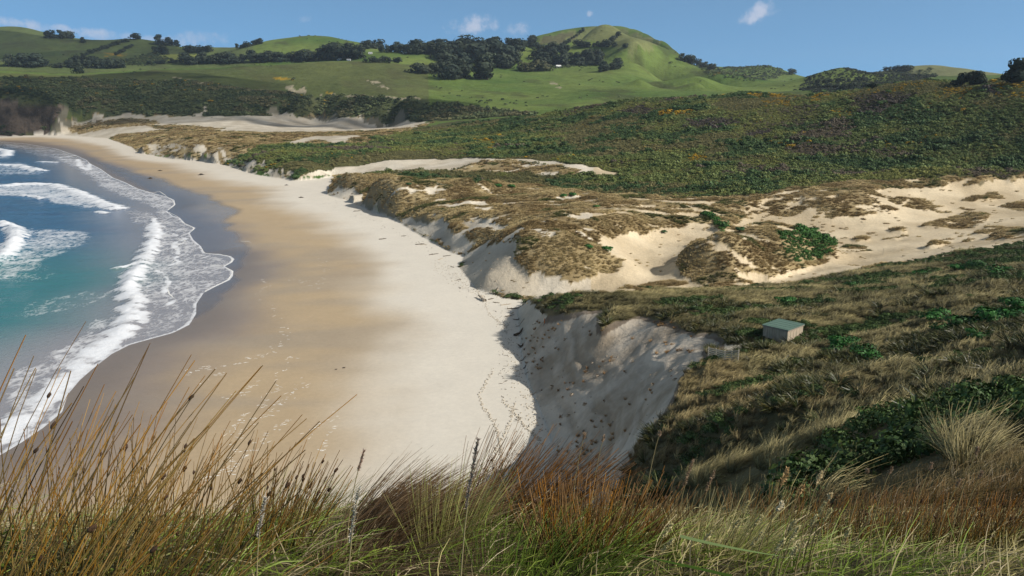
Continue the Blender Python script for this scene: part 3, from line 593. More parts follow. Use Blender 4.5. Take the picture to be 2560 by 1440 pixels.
def sea():
    rows = np.nonzero((R > 55) & (R < 3000))[0]; cols = np.nonzero(A < .0)[0]
    ix = np.ix_(cols, rows); x, y, zt = X[ix], Y[ix], Z[ix]; ds = DSW[ix]; issea = SEA[ix] | ((~BEACH[ix]) & (zt < -.5))
    ds = np.where(BEACH[ix], ds, np.where(zt < 0, -60, 60)); dep = np.clip(-ds, 0, 400)
    foam = np.zeros(x.shape); h = np.zeros(x.shape)
    wob = 2.0 * fbm(x / 6, y / 6, 61, 4); wob2 = 2.0 * fbm(x / 6 + 40, y / 6, 62, 4)
    for px, hh, wd in BREAK:
        d = seg_dist(x + wob * .6, y + wob2 * .6, flat_pts(densify(px, 20, False)))
        h += 1.5 * hh * np.exp(-(d / (wd * .8)) ** 2) * (1 + .4 * fbm(x / 5, y / 5, 70, 3)); foam = np.maximum(foam, np.exp(-(d / (wd * 1.15)) ** 2) * ((1.0 if hh > .3 else .8) + .8 * fbm(x / 3.2, y / 2.6, 69, 5)))
    zones = [([(340, 690), (390, 560), (385, 500), (430, 495), (487, 570), (510, 633), (584, 648), (575, 700), (500, 740), (487, 790), (430, 832), (345, 850), (335, 760)], .50),
             ([(30, 568), (120, 572), (210, 578), (235, 600), (190, 622), (120, 650), (60, 690), (0, 705), (-60, 700), (-20, 650), (45, 610)], .56),
             ([(-40, 458), (130, 459), (180, 470), (240, 500), (295, 523), (230, 522), (150, 515), (100, 495), (-40, 488)], .62), ([(120, 392), (215, 398), (300, 450), (440, 500), (435, 515), (400, 528), (330, 500), (250, 470), (200, 430)], .54),
             ([(330, 720), (150, 740), (60, 760), (20, 800), (100, 790), (250, 760)], .45), ([(0, 355), (140, 372), (215, 398), (120, 395), (0, 372)], .42), ([(330, 800), (250, 800), (120, 880), (0, 960), (0, 1135), (150, 1030), (200, 950), (320, 862)], .56),
             ([(-40, 405), (60, 405), (110, 425), (120, 435), (-40, 440)], .52), ([(300, 520), (400, 530), (390, 570), (330, 560)], .47), ([(0, 660), (120, 660), (160, 690), (60, 710), (0, 720)], .40), ([(-40, 365), (40, 372), (30, 395), (-40, 400)], .5)]
    base = .16 + .16 * fbm(x / 30, y / 14, 63, 4)
    dens = base.copy()
    for p, dn in zones:
        mk = inside(x + wob * 1.5, y + wob2 * 2.5, flat_pts(densify(p, 20))).astype(float); mk = blur(mk, 4); dens = np.maximum(dens, base * (1 - mk) + mk * (dn + .12 * fbm(x / 12, y / 8, 64, 3)))
    edge = np.exp(-(dep / .9) ** 2)
    foam = np.clip(np.maximum(np.maximum(foam, dens), edge * .7), 0, 1.3)
    amp = smooth(dep, 12, 60)
    z = .012 + np.minimum(dep * .05, 1) * (h + amp * (.30 * fbm(x / 14, y / 7, 65, 4) + .10 * fbm(x / 3, y / 2, 66, 3)))
    # colour of the water: pale and sandy where thin, teal over the near bar, blue further out
    deep = smooth(dep, 8, 45); r = GR[ix]
    blue = smooth(r + 22 * fbm(x / 40, y / 40, 67, 3), 250, 345)
    c = lerp(np.array((.028, .175, .170)), np.array((.028, .115, .215)), blue[..., None])
    dk = smooth(fbm(x / 26 + 4, y / 13, 68, 4), .0, .5)[..., None]; c = lerp(c, c * np.array((.60, .68, .82)), dk * .7)
    thin = np.array((.30, .285, .29)); c = lerp(thin, c, deep[..., None])
    vid = np.arange(x.size).reshape(x.shape); f = np.stack([vid[:-1, :-1], vid[1:, :-1], vid[1:, 1:], vid[:-1, 1:]], -1).reshape(-1, 4)
    ok = (issea | (np.abs(ds) < 2.5)).ravel(); f = f[ok[f].all(1)]
    ids, inv = np.unique(f, return_inverse=True); inv = inv.reshape(f.shape)
    t = NT('sea_water'); pos = t.n('ShaderNodeNewGeometry').outputs['Position']
    st = t.vmul(pos, (1.0, .55, 1.0))
    n = t.noise(st, .42, 9, .68, .8); vo = t.n('ShaderNodeTexVoronoi', feature='DISTANCE_TO_EDGE'); vo.inputs['Scale'].default_value = .55
    wv = t.n('ShaderNodeVectorMath', operation='ADD'); nv = t.n('ShaderNodeTexNoise'); nv.inputs['Scale'].default_value = .5; nv.inputs['Detail'].default_value = 5; t.l(st, nv.inputs['Vector'])
    nsc = t.n('ShaderNodeVectorMath', operation='SCALE'); nsc.inputs['Scale'].default_value = 4.0; t.l(nv.outputs['Color'], nsc.inputs[0])
    t.l(st, wv.inputs[0]); t.l(nsc.outputs[0], wv.inputs[1]); t.l(wv.outputs[0], vo.inputs['Vector'])
    lace = t.math('SUBTRACT', n, t.maprange(vo.outputs['Distance'], 0, .25, .10, -.06))
    fo = t.attr('Foam', out='Fac')
    fac = t.maprange(t.math('SUBTRACT', t.math('ADD', fo, -.02), lace), -.10, .22, 0, 1, True)
    fcol = t.mix(t.noise(pos, 1.1, 5), (.66, .70, .76), (.86, .88, .90))
    fac2 = t.math('MULTIPLY', fac, t.maprange(fo, .45, 1.0, .62, 1.0)); col = t.mix(fac2, t.attr('Col'), fcol)
    rg = t.maprange(fac, 0, 1, .12, .8)
    b1 = t.noise(t.vmul(pos, (1.0, .6, 1.0)), .8, 8, .65)
    t.principled(col, rg, .5, b1, .35, .55)
    me = make_mesh('sea', np.stack([x, y, z], -1).reshape(-1, 3)[ids], inv, [t.m], c.reshape(-1, 3)[ids], True, attrs={'Foam': foam.ravel()[ids]})
    tag(link(bpy.data.objects.new('sea', me)), kind='structure')
sea()

# ------------------------------------------------------------------ plants: prototypes
def rnd(*s): return RNG.random(s)
def nrm(v): return v / (np.linalg.norm(v, axis=-1, keepdims=True) + 1e-9)
def ribbons(base, d0, length, width, bend, segs, c0, c1, taper=.15, sides=0, mid=None):
    """many blades (sides=0: flat ribbon, 3: thin round stem) as one vertex/face block"""
    n = len(base); k = segs + 1; t = np.linspace(0, 1, k)
    P = base[:, None] + d0[:, None] * (length[:, None] * t)[..., None] + bend[:, None] * (length[:, None] * t ** 2)[..., None]
    T = nrm(d0[:, None] + bend[:, None] * (2 * t)[None, :, None])
    ref = nrm(rnd(n, 3) - .5); S = nrm(np.cross(T, ref[:, None])); wd = width[:, None] * (1 - (1 - taper) * t ** 1.5)[None]
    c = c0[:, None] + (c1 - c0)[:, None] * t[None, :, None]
    if mid is not None: c = c + mid[:, None] * (np.sin(t * math.pi) ** 2)[None, :, None]
    if sides == 0:
        V = np.stack([P - S * wd[..., None] * .5, P + S * wd[..., None] * .5], 2); m = 2
        idx = np.arange(n * k * 2).reshape(n, k, 2)
        f = np.stack([idx[:, :-1, 0], idx[:, :-1, 1], idx[:, 1:, 1], idx[:, 1:, 0]], -1).reshape(-1, 4)
    else:
        B = np.cross(T, S); m = sides; ang = np.arange(m) * 2 * math.pi / m
        V = P[:, :, None] + (S[:, :, None] * np.cos(ang)[None, None, :, None] + B[:, :, None] * np.sin(ang)[None, None, :, None]) * wd[:, :, None, None] * .5
        idx = np.arange(n * k * m).reshape(n, k, m); nx = np.roll(idx, -1, axis=2)
        f = np.stack([idx[:, :-1], nx[:, :-1], nx[:, 1:], idx[:, 1:]], -1).reshape(-1, 4)
    return V.reshape(-1, 3), f, np.repeat(c[:, :, None], m, 2).reshape(-1, 3)
def join(*parts):
    V, Fc, Cc, o = [], [], [], 0
    for v, f, c in parts: V.append(v); Fc.append(f + o); Cc.append(c); o += len(v)
    return np.concatenate(V), np.concatenate(Fc), np.concatenate(Cc)
def leaf_cards(cen, nor, size, col):
    n = len(cen); ref = nrm(rnd(n, 3) - .5); a = nrm(np.cross(nor, ref)); b = np.cross(nor, a)
    s = size[:, None]; el = (.55 + .5 * rnd(n, 1))
    V = np.stack([cen - a * s * el, cen - b * s * .8, cen + a * s * el, cen + b * s * .8], 1).reshape(-1, 3)
    return V, np.arange(n * 4).reshape(n, 4), np.repeat(col, 4, 0)
def tussock(nb, seed, wid, lean=.75, hgt=1.0, seg=3, lo=.45):
    th = rnd(nb) * 6.283; rr = .30 * np.sqrt(rnd(nb)); base = np.c_[np.cos(th) * rr, np.sin(th) * rr, -.1 * np.ones(nb)]
    out = np.c_[np.cos(th), np.sin(th), np.zeros(nb)]; d0 = nrm(np.c_[out[:, :2] * (.25 + .55 * rnd(nb, 1)) + np.array([[.25, .08]]) * lean, np.ones(nb) * (.7 + .4 * rnd(nb))])
    L = hgt * (.6 + .6 * rnd(nb)); bend = np.c_[lean * (.35 + .5 * rnd(nb)), (rnd(nb) - .4) * .3, -.25 - .55 * rnd(nb)]
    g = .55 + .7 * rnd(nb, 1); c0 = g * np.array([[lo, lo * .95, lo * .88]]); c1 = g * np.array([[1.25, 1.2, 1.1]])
    return ribbons(base, d0, L, wid * (.6 + .8 * rnd(nb)), bend, seg, c0, c1, .25)
def flax(nb):
    th = rnd(nb) * 6.283; base = np.c_[np.cos(th) * .12, np.sin(th) * .12, -.1 * np.ones(nb)]
    d0 = nrm(np.c_[np.cos(th) * (.2 + .8 * rnd(nb)) + .15, np.sin(th) * (.2 + .8 * rnd(nb)), .7 + .5 * rnd(nb)])
    bend = np.c_[np.cos(th) * .15 + .15, np.sin(th) * .15, -.15 - .35 * rnd(nb)]
    g = .5 + .8 * rnd(nb, 1); c0 = g * np.array([[.75, .85, .7]]); c1 = g * np.where(rnd(nb, 1) < .3, np.array([[1.35, 1.1, .75]]), np.array([[1.0, 1.1, .9]]))
    return ribbons(base, d0, .7 + .6 * rnd(nb), .045 + .03 * rnd(nb), bend, 3, c0, c1, .2)
def bush(n, seed, lobes=5, flat=.75, leaf=.2, lean=.12):
    cs, ns = [], []
    for k in range(lobes):
        c = np.array([(rnd() - .5) * 1.1, (rnd() - .5) * 1.1, .25 + .35 * rnd()]) if k else np.array([0, 0, .4]); r = .35 + .25 * rnd()
        d = nrm(rnd(n // lobes, 3) - .5); d[:, 2] = np.abs(d[:, 2]) * 1.0 - .15; cs.append(c + d * r * (.75 + .35 * rnd(n // lobes, 1)) * np.array([1, 1, flat])); ns.append(nrm(d + .45 * (rnd(n // lobes, 3) - .5)))
    cen, nor = np.concatenate(cs), np.concatenate(ns); cen[:, 0] += lean * cen[:, 2]
    g = (.55 + .8 * rnd(len(cen), 1)); col = g * np.ones((1, 3))
    return leaf_cards(cen, nor, leaf * (.6 + .8 * rnd(len(cen))), col)
M_TUSS = mat_plant('marram_blades', .6, .3); M_LEAF = mat_plant('shrub_leaves', .65, .25); M_FLAX = mat_plant('flax_leaves', .45, .45)
def proto(name, block, mat):
    V, f, c = block; return bpy.data.objects.new(name, make_mesh(name, V, f, [mat], c, False))

def scatter(dens, amax=.72):
    """plan points at a density (per square metre) given per grid node"""
    da = np.gradient(A)[:, None]; dl = np.gradient(LR)[None]; area = GR ** 2 * da * dl
    lam = np.where(np.abs(GA) < amax, dens * area, 0); cnt = RNG.poisson(np.minimum(lam, 50)); cell = np.repeat(np.arange(Z.size), cnt.ravel())
    i, j = cell // NR, cell % NR; i2, j2 = np.minimum(i + 1, NA - 1), np.minimum(j + 1, NR - 1); fa, fl = RNG.random(len(cell)), RNG.random(len(cell))
    a = lerp(A[i], A[i2], fa); r = np.exp(lerp(LR[j], LR[j2], fl))
    z = lerp(lerp(Z[i, j], Z[i2, j], fa), lerp(Z[i, j2], Z[i2, j2], fa), fl)
    return np.c_[r * np.sin(a), r * np.cos(a), z], cell, r
def instancer(name, P, rot, scl, tint, idx, protos, kind='stuff'):
    me = bpy.data.meshes.new(name); me.vertices.add(len(P)); me.vertices.foreach_set('co', np.ascontiguousarray(P, np.float32).ravel())
    for nm, ty, arr, fld in (('rot', 'FLOAT_VECTOR', rot, 'vector'), ('scl', 'FLOAT_VECTOR', scl, 'vector'), ('idx', 'INT', idx, 'value')):
        me.attributes.new(nm, ty, 'POINT').data.foreach_set(fld, np.ascontiguousarray(arr, np.int32 if ty == 'INT' else np.float32).ravel())
    me.attributes.new('tint', 'FLOAT_COLOR', 'POINT').data.foreach_set('color', np.c_[tint, np.ones(len(P))].astype(np.float32).ravel())
    o = link(bpy.data.objects.new(name, me)); tag(o, kind=kind)
    pc = bpy.data.collections.new(name + '_kinds')
    for q in protos: pc.objects.link(q)
    g = bpy.data.node_groups.new(name, 'GeometryNodeTree')
    g.interface.new_socket('Geometry', in_out='INPUT', socket_type='NodeSocketGeometry'); g.interface.new_socket('Geometry', in_out='OUTPUT', socket_type='NodeSocketGeometry')
    N = g.nodes.new; gi, go = N('NodeGroupInput'), N('NodeGroupOutput'); ip = N('GeometryNodeInstanceOnPoints'); ci = N('GeometryNodeCollectionInfo')
    ci.inputs['Collection'].default_value = pc; ci.inputs['Separate Children'].default_value = True; ci.inputs['Reset Children'].default_value = True
    def na(n, t):
        x = N('GeometryNodeInputNamedAttribute'); x.data_type = t; x.inputs['Name'].default_value = n; return x.outputs['Attribute']
    L = g.links.new
    L(gi.outputs[0], ip.inputs['Points']); L(ci.outputs[0], ip.inputs['Instance']); ip.inputs['Pick Instance'].default_value = True
    L(na('idx', 'INT'), ip.inputs['Instance Index']); e2r = N('FunctionNodeEulerToRotation'); L(na('rot', 'FLOAT_VECTOR'), e2r.inputs[0]); L(e2r.outputs[0], ip.inputs['Rotation']); L(na('scl', 'FLOAT_VECTOR'), ip.inputs['Scale'])
    L(ip.outputs[0], go.inputs[0])
    m = o.modifiers.new('scatter', 'NODES'); m.node_group = g
    return o
def spin(n, full=True): return np.c_[(rnd(n) - .5) * .25, (rnd(n) - .5) * .25, rnd(n) * 6.283 if full else (rnd(n) - .5) * 1.1]
def tints(n, a, b, t, jit=.25):
    c = lerp(np.array(a)[None], np.array(b)[None], np.clip(t, 0, 1)[:, None]); return c * (1 - jit + 2 * jit * rnd(n, 1))

def plant_slope():
    ok = (CL == SLOPE) & (GR > 13) & (GR < 240)
    pat = fbm(X / 9, Y / 9, 71, 4)
    dens = np.where(ok, np.where(GR < 45, 1.6, np.where(GR < 110, 1.9, 1.1)), 0) * np.where(STEEP > 2.2, .25, 1)
    P, cell, r = scatter(dens); n = len(P); px, py = P[:, 0], P[:, 1]
    t = .5 + 1.4 * fbm(px / 6, py / 6, 72, 4); green = fbm(px / 11, py / 8, 73, 4) + .15 * np.clip((px - 25) / 40, 0, 1); fl = fbm(px / 7, py / 7, 74, 3)
    tint = tints(n, (.115, .108, .045), (.32, .285, .14), t)
    gm = (green > .24); fm = (~gm) & (fl > .26) & (r > 32)
    tint[gm] = tints(gm.sum(), (.045, .085, .024), (.085, .135, .036), rnd(gm.sum())); tint[fm] = tints(fm.sum(), (.050, .058, .018), (.110, .105, .035), rnd(fm.sum()))
    edge = (px < 24) & (r < 100) & (r > 55); e = edge & ~gm & ~fm; tint[e] = tints(e.sum(), (.20, .165, .075), (.36, .30, .15), rnd(e.sum()))
    idx = np.where(r < 45, 7 + RNG.integers(0, 2, n), RNG.integers(0, 3, n)); idx[gm] = 5 + RNG.integers(0, 2, gm.sum()); idx[fm] = 3 + RNG.integers(0, 2, fm.sum())
    s = (.75 + .6 * rnd(n)) * np.where(gm, .7, 1.0) * np.where(r > 110, 1.25, 1.0); rot = spin(n, False); rot[gm | fm, 2] = rnd((gm | fm).sum()) * 6.283
    rot[:, 2] += .35
    protos = [proto('marram_tuft_%d' % k, tussock(110, k, .030, 1.0), M_TUSS) for k in range(3)] + [proto('marram_tuft_%d' % (3 + k), flax(46), M_FLAX) for k in range(2)] + [proto('marram_tuft_%d' % (5 + k), bush(260, k, 6, .6, .075), M_LEAF) for k in range(2)] + [proto('marram_tuft_%d' % (7 + k), tussock(420, k, .011, .9, 1.0, 4), M_TUSS) for k in range(2)]
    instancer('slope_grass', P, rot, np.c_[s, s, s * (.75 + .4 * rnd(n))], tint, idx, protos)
plant_slope()

def plant_dunes():
    near = (CL == DUNE) & ~GREENMAT
    thick = smooth(fbm(X / 10, Y / 10, 81, 4), -.35, .1)
    dens = np.where(near, np.where(GR < 260, 2.6, np.where(GR < 450, 1.3, .14)) * (.35 + .65 * thick), 0)
    sp = (CL == SAND) & (GR < 420); tuft = smooth(fbm(X / 12, Y / 12, 82, 4), .18, .4)
    scarp = (CL == SAND) & (GA < .27) & (GR < 160); dens = np.where(sp, .09 * tuft + .004, dens); dens = np.where(scarp, .30 * tuft + .012, dens)
    P, cell, r = scatter(dens); n = len(P); px, py = P[:, 0], P[:, 1]
    t = .45 + 1.3 * fbm(px / 11, py / 11, 83, 4)
    tint = tints(n, (.27, .20, .095), (.52, .43, .235), t, .2)
    gr = (fbm(px / 16, py / 9, 84, 4) > .30); gr &= ~(CL.ravel()[cell] == SAND); tint[gr] = tints(gr.sum(), (.07, .085, .025), (.13, .14, .045), rnd(gr.sum()))
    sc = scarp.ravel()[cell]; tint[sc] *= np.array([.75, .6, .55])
    s = np.where(r < 260, 1.0, np.where(r < 450, 1.35, 2.6)) * (.7 + .6 * rnd(n)); s = np.where(CL.ravel()[cell] == SAND, s * .75, s)
    rot = spin(n, False); protos = [proto('dune_tuft_%d' % k, tussock(80, k, .055, .5, .9, 3, .85), M_TUSS) for k in range(3)]
    instancer('dune_grass', P, rot, np.c_[s, s, s * .8], tint, RNG.integers(0, 3, n), protos)
plant_dunes()

GOLD = [region(p) for p in ([(1640, 280), (1720, 275), (1725, 290), (1650, 293)], [(1178, 352), (1220, 350), (1262, 353), (1220, 362)], [(2210, 212), (2310, 207), (2310, 222), (2230, 226)], [(2470, 232), (2560, 225), (2600, 260), (2490, 258)], [(2385, 266), (2415, 264), (2415, 280), (2390, 281)],
                               [(1700, 392), (1770, 390), (1770, 403), (1715, 404)], [(1870, 236), (1960, 233), (1960, 243), (1890, 246)], [(2030, 236), (2065, 236), (2060, 250), (2035, 252)], [(1830, 268), (1870, 262), (1870, 275), (1835, 278)], [(2350, 225), (2420, 222), (2410, 245), (2360, 242)],
                               [(2480, 210), (2600, 205), (2600, 232), (2500, 232)], [(2060, 278), (2095, 274), (2090, 284)], [(1900, 255), (1970, 252), (1980, 266), (1910, 266)])]
GREY = [region(p) for p in ([(2110, 270), (2150, 240), (2250, 226), (2290, 240), (2240, 265), (2180, 288)], [(1705, 318), (1760, 300), (1840, 296), (1845, 310), (1760, 330)], [(1545, 280), (1600, 268), (1640, 275), (1600, 290)], [(1860, 330), (1920, 322), (1935, 332), (1880, 342)], [(2440, 225), (2480, 215), (2500, 235), (2450, 245)])]
def plant_scrub():
    dens = np.where((CL == SCRUB) & (GR < 780), np.where(GR < 520, .85, .60), 0) + np.where(GREENMAT, 2.2, 0)
    P, cell, r = scatter(dens); n = len(P); px, py = P[:, 0], P[:, 1]
    sp = fbm(px / 26, py / 20, 91, 4) + .25 * (rnd(n) - .5); sp2 = fbm(px / 60, py / 45, 92, 4) + .2 * (rnd(n) - .5); big = fbm(px / 90, py / 70, 89, 3); j1 = rnd(n)
    tint = tints(n, (.085, .125, .036), (.170, .210, .062), j1 * .6 + .3 + big, .2)
    def kind(m_, a_, b_): tint[m_] = tints(m_.sum(), a_, b_, j1[m_] * .7 + .2 + .6 * big[m_], .2)
    kind(sp > .20, (.040, .080, .026), (.075, .130, .040)); kind(sp < -.22, (.16, .18, .045), (.24, .25, .07)); kind((sp2 > .16) & (sp < .2), (.150, .140, .055), (.225, .205, .085)); kind((sp2 < -.42), (.105, .085, .055), (.16, .13, .09))
    for g in GREY:
        k = g.ravel()[cell] & (rnd(n) < .85); tint[k] = tints(k.sum(), (.075, .060, .050), (.12, .10, .085), rnd(k.sum()))
    gold = np.zeros(n, bool)
    for g in GOLD: gold |= g.ravel()[cell] & (rnd(n) < .92) & (fbm(px / 6, py / 6, 93, 3) > -.2)
    gold |= (fbm(px / 14, py / 14, 94, 3) > .42) & (r > 470) & (rnd(n) < .14)
    tint[gold] = tints(gold.sum(), (.34, .20, .012), (.50, .32, .02), rnd(gold.sum()))
    mat = GREENMAT.ravel()[cell]; tint[mat] = tints(mat.sum(), (.025, .090, .014), (.060, .155, .026), rnd(mat.sum()))
    s = (.65 + .6 * rnd(n) + 1.6 * (rnd(n) < .07) * rnd(n)) * (1 + .7 * np.clip(sp, -.4, .5)) * np.where(sp2 > .16, .75, 1.0) * np.where(mat, .95, 1.0) * np.where(gold, .8, 1.0)
    protos = [proto('scrub_bush_%d' % k, bush(170, k, 6, .8, .12), M_LEAF) for k in range(4)]
    instancer('hillside_scrub', P, spin(n), np.c_[s, s, s * (.8 + .5 * rnd(n))], tint, RNG.integers(0, 4, n), protos)
plant_scrub()
KNOLL = region([(1990, 226), (2010, 198), (2050, 187), (2110, 170), (2160, 180), (2200, 186), (2330, 190), (2330, 215), (2180, 232), (2050, 236)])
SCRUBHILL = [region(p) for p in ([(1765, 190), (1780, 172), (1830, 166), (1910, 164), (1960, 180), (1940, 198), (1850, 205)], [(1310, 152), (1400, 140), (1510, 140), (1515, 162), (1400, 172), (1330, 168)], [(1840, 175), (1960, 170), (1965, 190), (1850, 192)], [(1040, 160), (1120, 175), (1130, 195), (1060, 185)],
                                   [(310, 150), (380, 135), (430, 152), (400, 165), (315, 168)], [(2200, 182), (2330, 172), (2330, 200), (2230, 205)])]
def plant_far():
    sh = np.zeros(Z.shape, bool)
    for g in SCRUBHILL: sh |= g
    gul = (CL == HILL) & (fbm(X / 60 + .5 * Y / 60, Y / 140, 95, 4) > .33)
    dens = np.where(CL == FARS, .075 * (.35 + smooth(fbm(X / 30, Y / 30, 96, 4), -.3, .2)), 0) + np.where(KNOLL & (CL == HILL), .05, 0) + np.where(sh & (CL == HILL), .03, 0) + np.where(gul & (GR > 900) & (GR < 2200), .0009, 0)
    dens = np.where((CL == ROCK) & (STEEP < .8), .02, dens)
    P, cell, r = scatter(dens, .66); n = len(P); px, py = P[:, 0], P[:, 1]
    tint = tints(n, (.042, .066, .028), (.095, .115, .046), .5 + 1.4 * fbm(px / 50, py / 50, 97, 4) + .4 * (rnd(n) - .5), .35)
    br = (fbm(px / 45, py / 45, 99, 4) > .22) & (CL.ravel()[cell] == FARS); tint[br] = tints(br.sum(), (.10, .10, .045), (.15, .14, .065), rnd(br.sum()))
    kn = KNOLL.ravel()[cell] & (CL.ravel()[cell] == HILL); tint[kn] = tints(kn.sum(), (.016, .026, .018), (.040, .050, .028), rnd(kn.sum()))
    gd = (fbm(px / 25, py / 25, 98, 3) > .42) & (rnd(n) < .12) & (r > 1200) & ~kn; tint[gd] = np.array((.30, .19, .015))
    s = (2.0 + 2.6 * rnd(n) ** 2) * np.where(kn, .75, 1.0)
    protos = [proto('far_bush_%d' % k, bush(70, k, 5, .8, .2), M_LEAF) for k in range(3)]
    instancer('distant_scrub', P, spin(n), np.c_[s, s, s * (.7 + .4 * rnd(n))], tint, RNG.integers(0, 3, n), protos)
plant_far()

# ------------------------------------------------------------------ the grass at the lookout (2 to 14 m away)
M_NEAR = mat_plant('near_grass_blades', .5, .35, False, .38)
def near_grass():
    dens = np.where((GR > 1.0) & (GR < 15) & (GA > -.8), np.where(GR < 7, 1150, np.where(GR < 10, 420, 260)), 0.) * np.where((GR > 7) & (GA < .15), 0, 1)
    P, cell, r = scatter(np.minimum(dens, 4000), .78); n = len(P); px, py = P[:, 0], P[:, 1]
    u = np.arctan2(px, py)
    gz = smooth(fbm(px / .55, py / .55, 101, 3) + .5 * np.exp(-((u - .03) / .16) ** 2) - .10 + .22 * (r < 3.6) * (u > .1), -.15, .30) * (r < 8); dry = rnd(n) < .26
    c1 = np.where((rnd(n) < gz)[:, None], tints(n, (.16, .26, .03), (.36, .46, .085), rnd(n)), tints(n, (.40, .36, .12), (.62, .54, .24), rnd(n)))
    c1[dry] = tints(dry.sum(), (.55, .44, .24), (.75, .64, .40), rnd(dry.sum()))
    rt = (r > 7); c1[rt] = tints(rt.sum(), (.18, .125, .05), (.34, .26, .11), .5 + 1.5 * fbm(px[rt] / 2, py[rt] / 2, 102, 3))
    L = np.where(r < 7, (.10 + .24 * rnd(n) ** 1.5) * (1 - .5 * smooth(r, 2.8, 4.2)), .25 + .35 * rnd(n)); th = rnd(n) * 6.283
    d0 = nrm(np.c_[np.cos(th) * .55 + .25, np.sin(th) * .55, .55 + .6 * rnd(n)]); bend = np.c_[.25 + .3 * (rnd(n) - .3), (rnd(n) - .5) * .5, -.25 - .5 * rnd(n)]
    wd = np.where(r < 7, .0035 + .004 * rnd(n) ** 3, .007)
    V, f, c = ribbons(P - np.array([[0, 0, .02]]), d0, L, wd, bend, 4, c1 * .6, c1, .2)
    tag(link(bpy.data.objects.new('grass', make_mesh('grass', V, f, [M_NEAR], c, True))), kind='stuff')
near_grass()

# ------------------------------------------------------------------ solid helpers
def box_block(cx, cy, cz, sx, sy, sz, rz=0.0):
    c, s = math.cos(rz), math.sin(rz); V = []
    for z in (-.5, .5):
        for (x, y) in ((-.5, -.5), (.5, -.5), (.5, .5), (-.5, .5)):
            X_, Y_ = x * sx, y * sy; V.append((cx + X_ * c - Y_ * s, cy + X_ * s + Y_ * c, cz + z * sz))
    return np.array(V), np.array([(3, 2, 1, 0), (4, 5, 6, 7), (0, 1, 5, 4), (1, 2, 6, 5), (2, 3, 7, 6), (3, 0, 4, 7)]), np.ones((8, 3))
def beam_block(p, q, w, h):
    p, q = np.array(p, float), np.array(q, float); t = nrm(q - p); s = nrm(np.cross(t, [0, 0, 1.0])) if abs(t[2]) < .95 else np.array([1.0, 0, 0]); u = np.cross(s, t)
    V = np.array([e + s * a * w / 2 + u * b * h / 2 for e in (p, q) for (a, b) in ((-1, -1), (1, -1), (1, 1), (-1, 1))])
    return V, np.array([(3, 2, 1, 0), (4, 5, 6, 7), (0, 1, 5, 4), (1, 2, 6, 5), (2, 3, 7, 6), (3, 0, 4, 7)]), np.ones((8, 3))
def tube_block(pts, rad, sides=7, col=(1, 1, 1)):
    pts = np.array(pts, float); n = len(pts); rad = np.broadcast_to(rad, (n,)); T = nrm(np.gradient(pts, axis=0)); ref = np.array([.31, .12, .94]) if abs(T[0][2]) < .8 else np.array([.95, .2, .1])
    S = nrm(np.cross(T, ref)); B = np.cross(T, S); a = np.arange(sides) * 2 * math.pi / sides
    V = pts[:, None] + (S[:, None] * np.cos(a)[None, :, None] + B[:, None] * np.sin(a)[None, :, None]) * rad[:, None, None]
    i = np.arange(n * sides).reshape(n, sides); nx = np.roll(i, -1, axis=1); f = np.stack([i[:-1], nx[:-1], nx[1:], i[1:]], -1).reshape(-1, 4)
    V = np.concatenate([V.reshape(-1, 3), pts[:1], pts[-1:]]); m = n * sides
    caps = [(i[0, (k + 1) % sides], i[0, k], m, m) for k in range(sides)] + [(i[-1, k], i[-1, (k + 1) % sides], m + 1, m + 1) for k in range(sides)]
    f = np.concatenate([f, np.array([(a_, b_, c_, c_) for a_, b_, c_, _ in caps])]) if False else f
    return V[:m], f, np.tile(np.array(col, float), (m, 1))
def solid(name, block, mat, parent=None, smooth_=False):
    V, f, c = block; return link(bpy.data.objects.new(name, make_mesh(name, V, f, [mat], c, smooth_)), parent)

# ------------------------------------------------------------------ the hut
M_WALL = mat_flat('weathered_concrete', (.36, .315, .26), .9, .2, .3, 2.2, .02); M_ROOF = mat_flat('green_roof_sheet', (.105, .175, .140), .7, .3, .10, 1.5, .005)
M_TRIM = mat_flat('grey_board', (.29, .255, .215), .85, .2, .2, 4, .01); M_WOOD = mat_flat('bleached_timber', (.50, .45, .36), .9, .2, .3, 6, .01)
M_DARK = mat_flat('dark_gap', (.03, .027, .022), .9, .1, .2, 5, .002)
hx, hy, hz = hit(1956, 862)
hx += .6; hy += 1.9
hut = empty('hut', (hx, hy, hz - .25), math.radians(43))
tag(hut, 'small square concrete hut with flat green roof, half buried in the grassy slope', 'hut')
HL, HW, HH = 3.75, 3.25, 2.2
M_STAIN = NT('streaked_concrete')
def stain():
    t = M_STAIN; pos = t.n('ShaderNodeTexCoord').outputs['Object']; a = t.noise(t.vmul(pos, (3.5, 3.5, .35)), 1.6, 6, .6); b = t.noise(pos, 1.1, 5, .6)
    c = t.mix(t.maprange(a, .42, .68, 0, 1), (.50, .42, .32), (.30, .25, .19)); c = t.mix(t.maprange(b, .50, .75, 0, .6), c, (.30, .30, .22)); t.principled(c, .9, .15, b, .02)
stain()
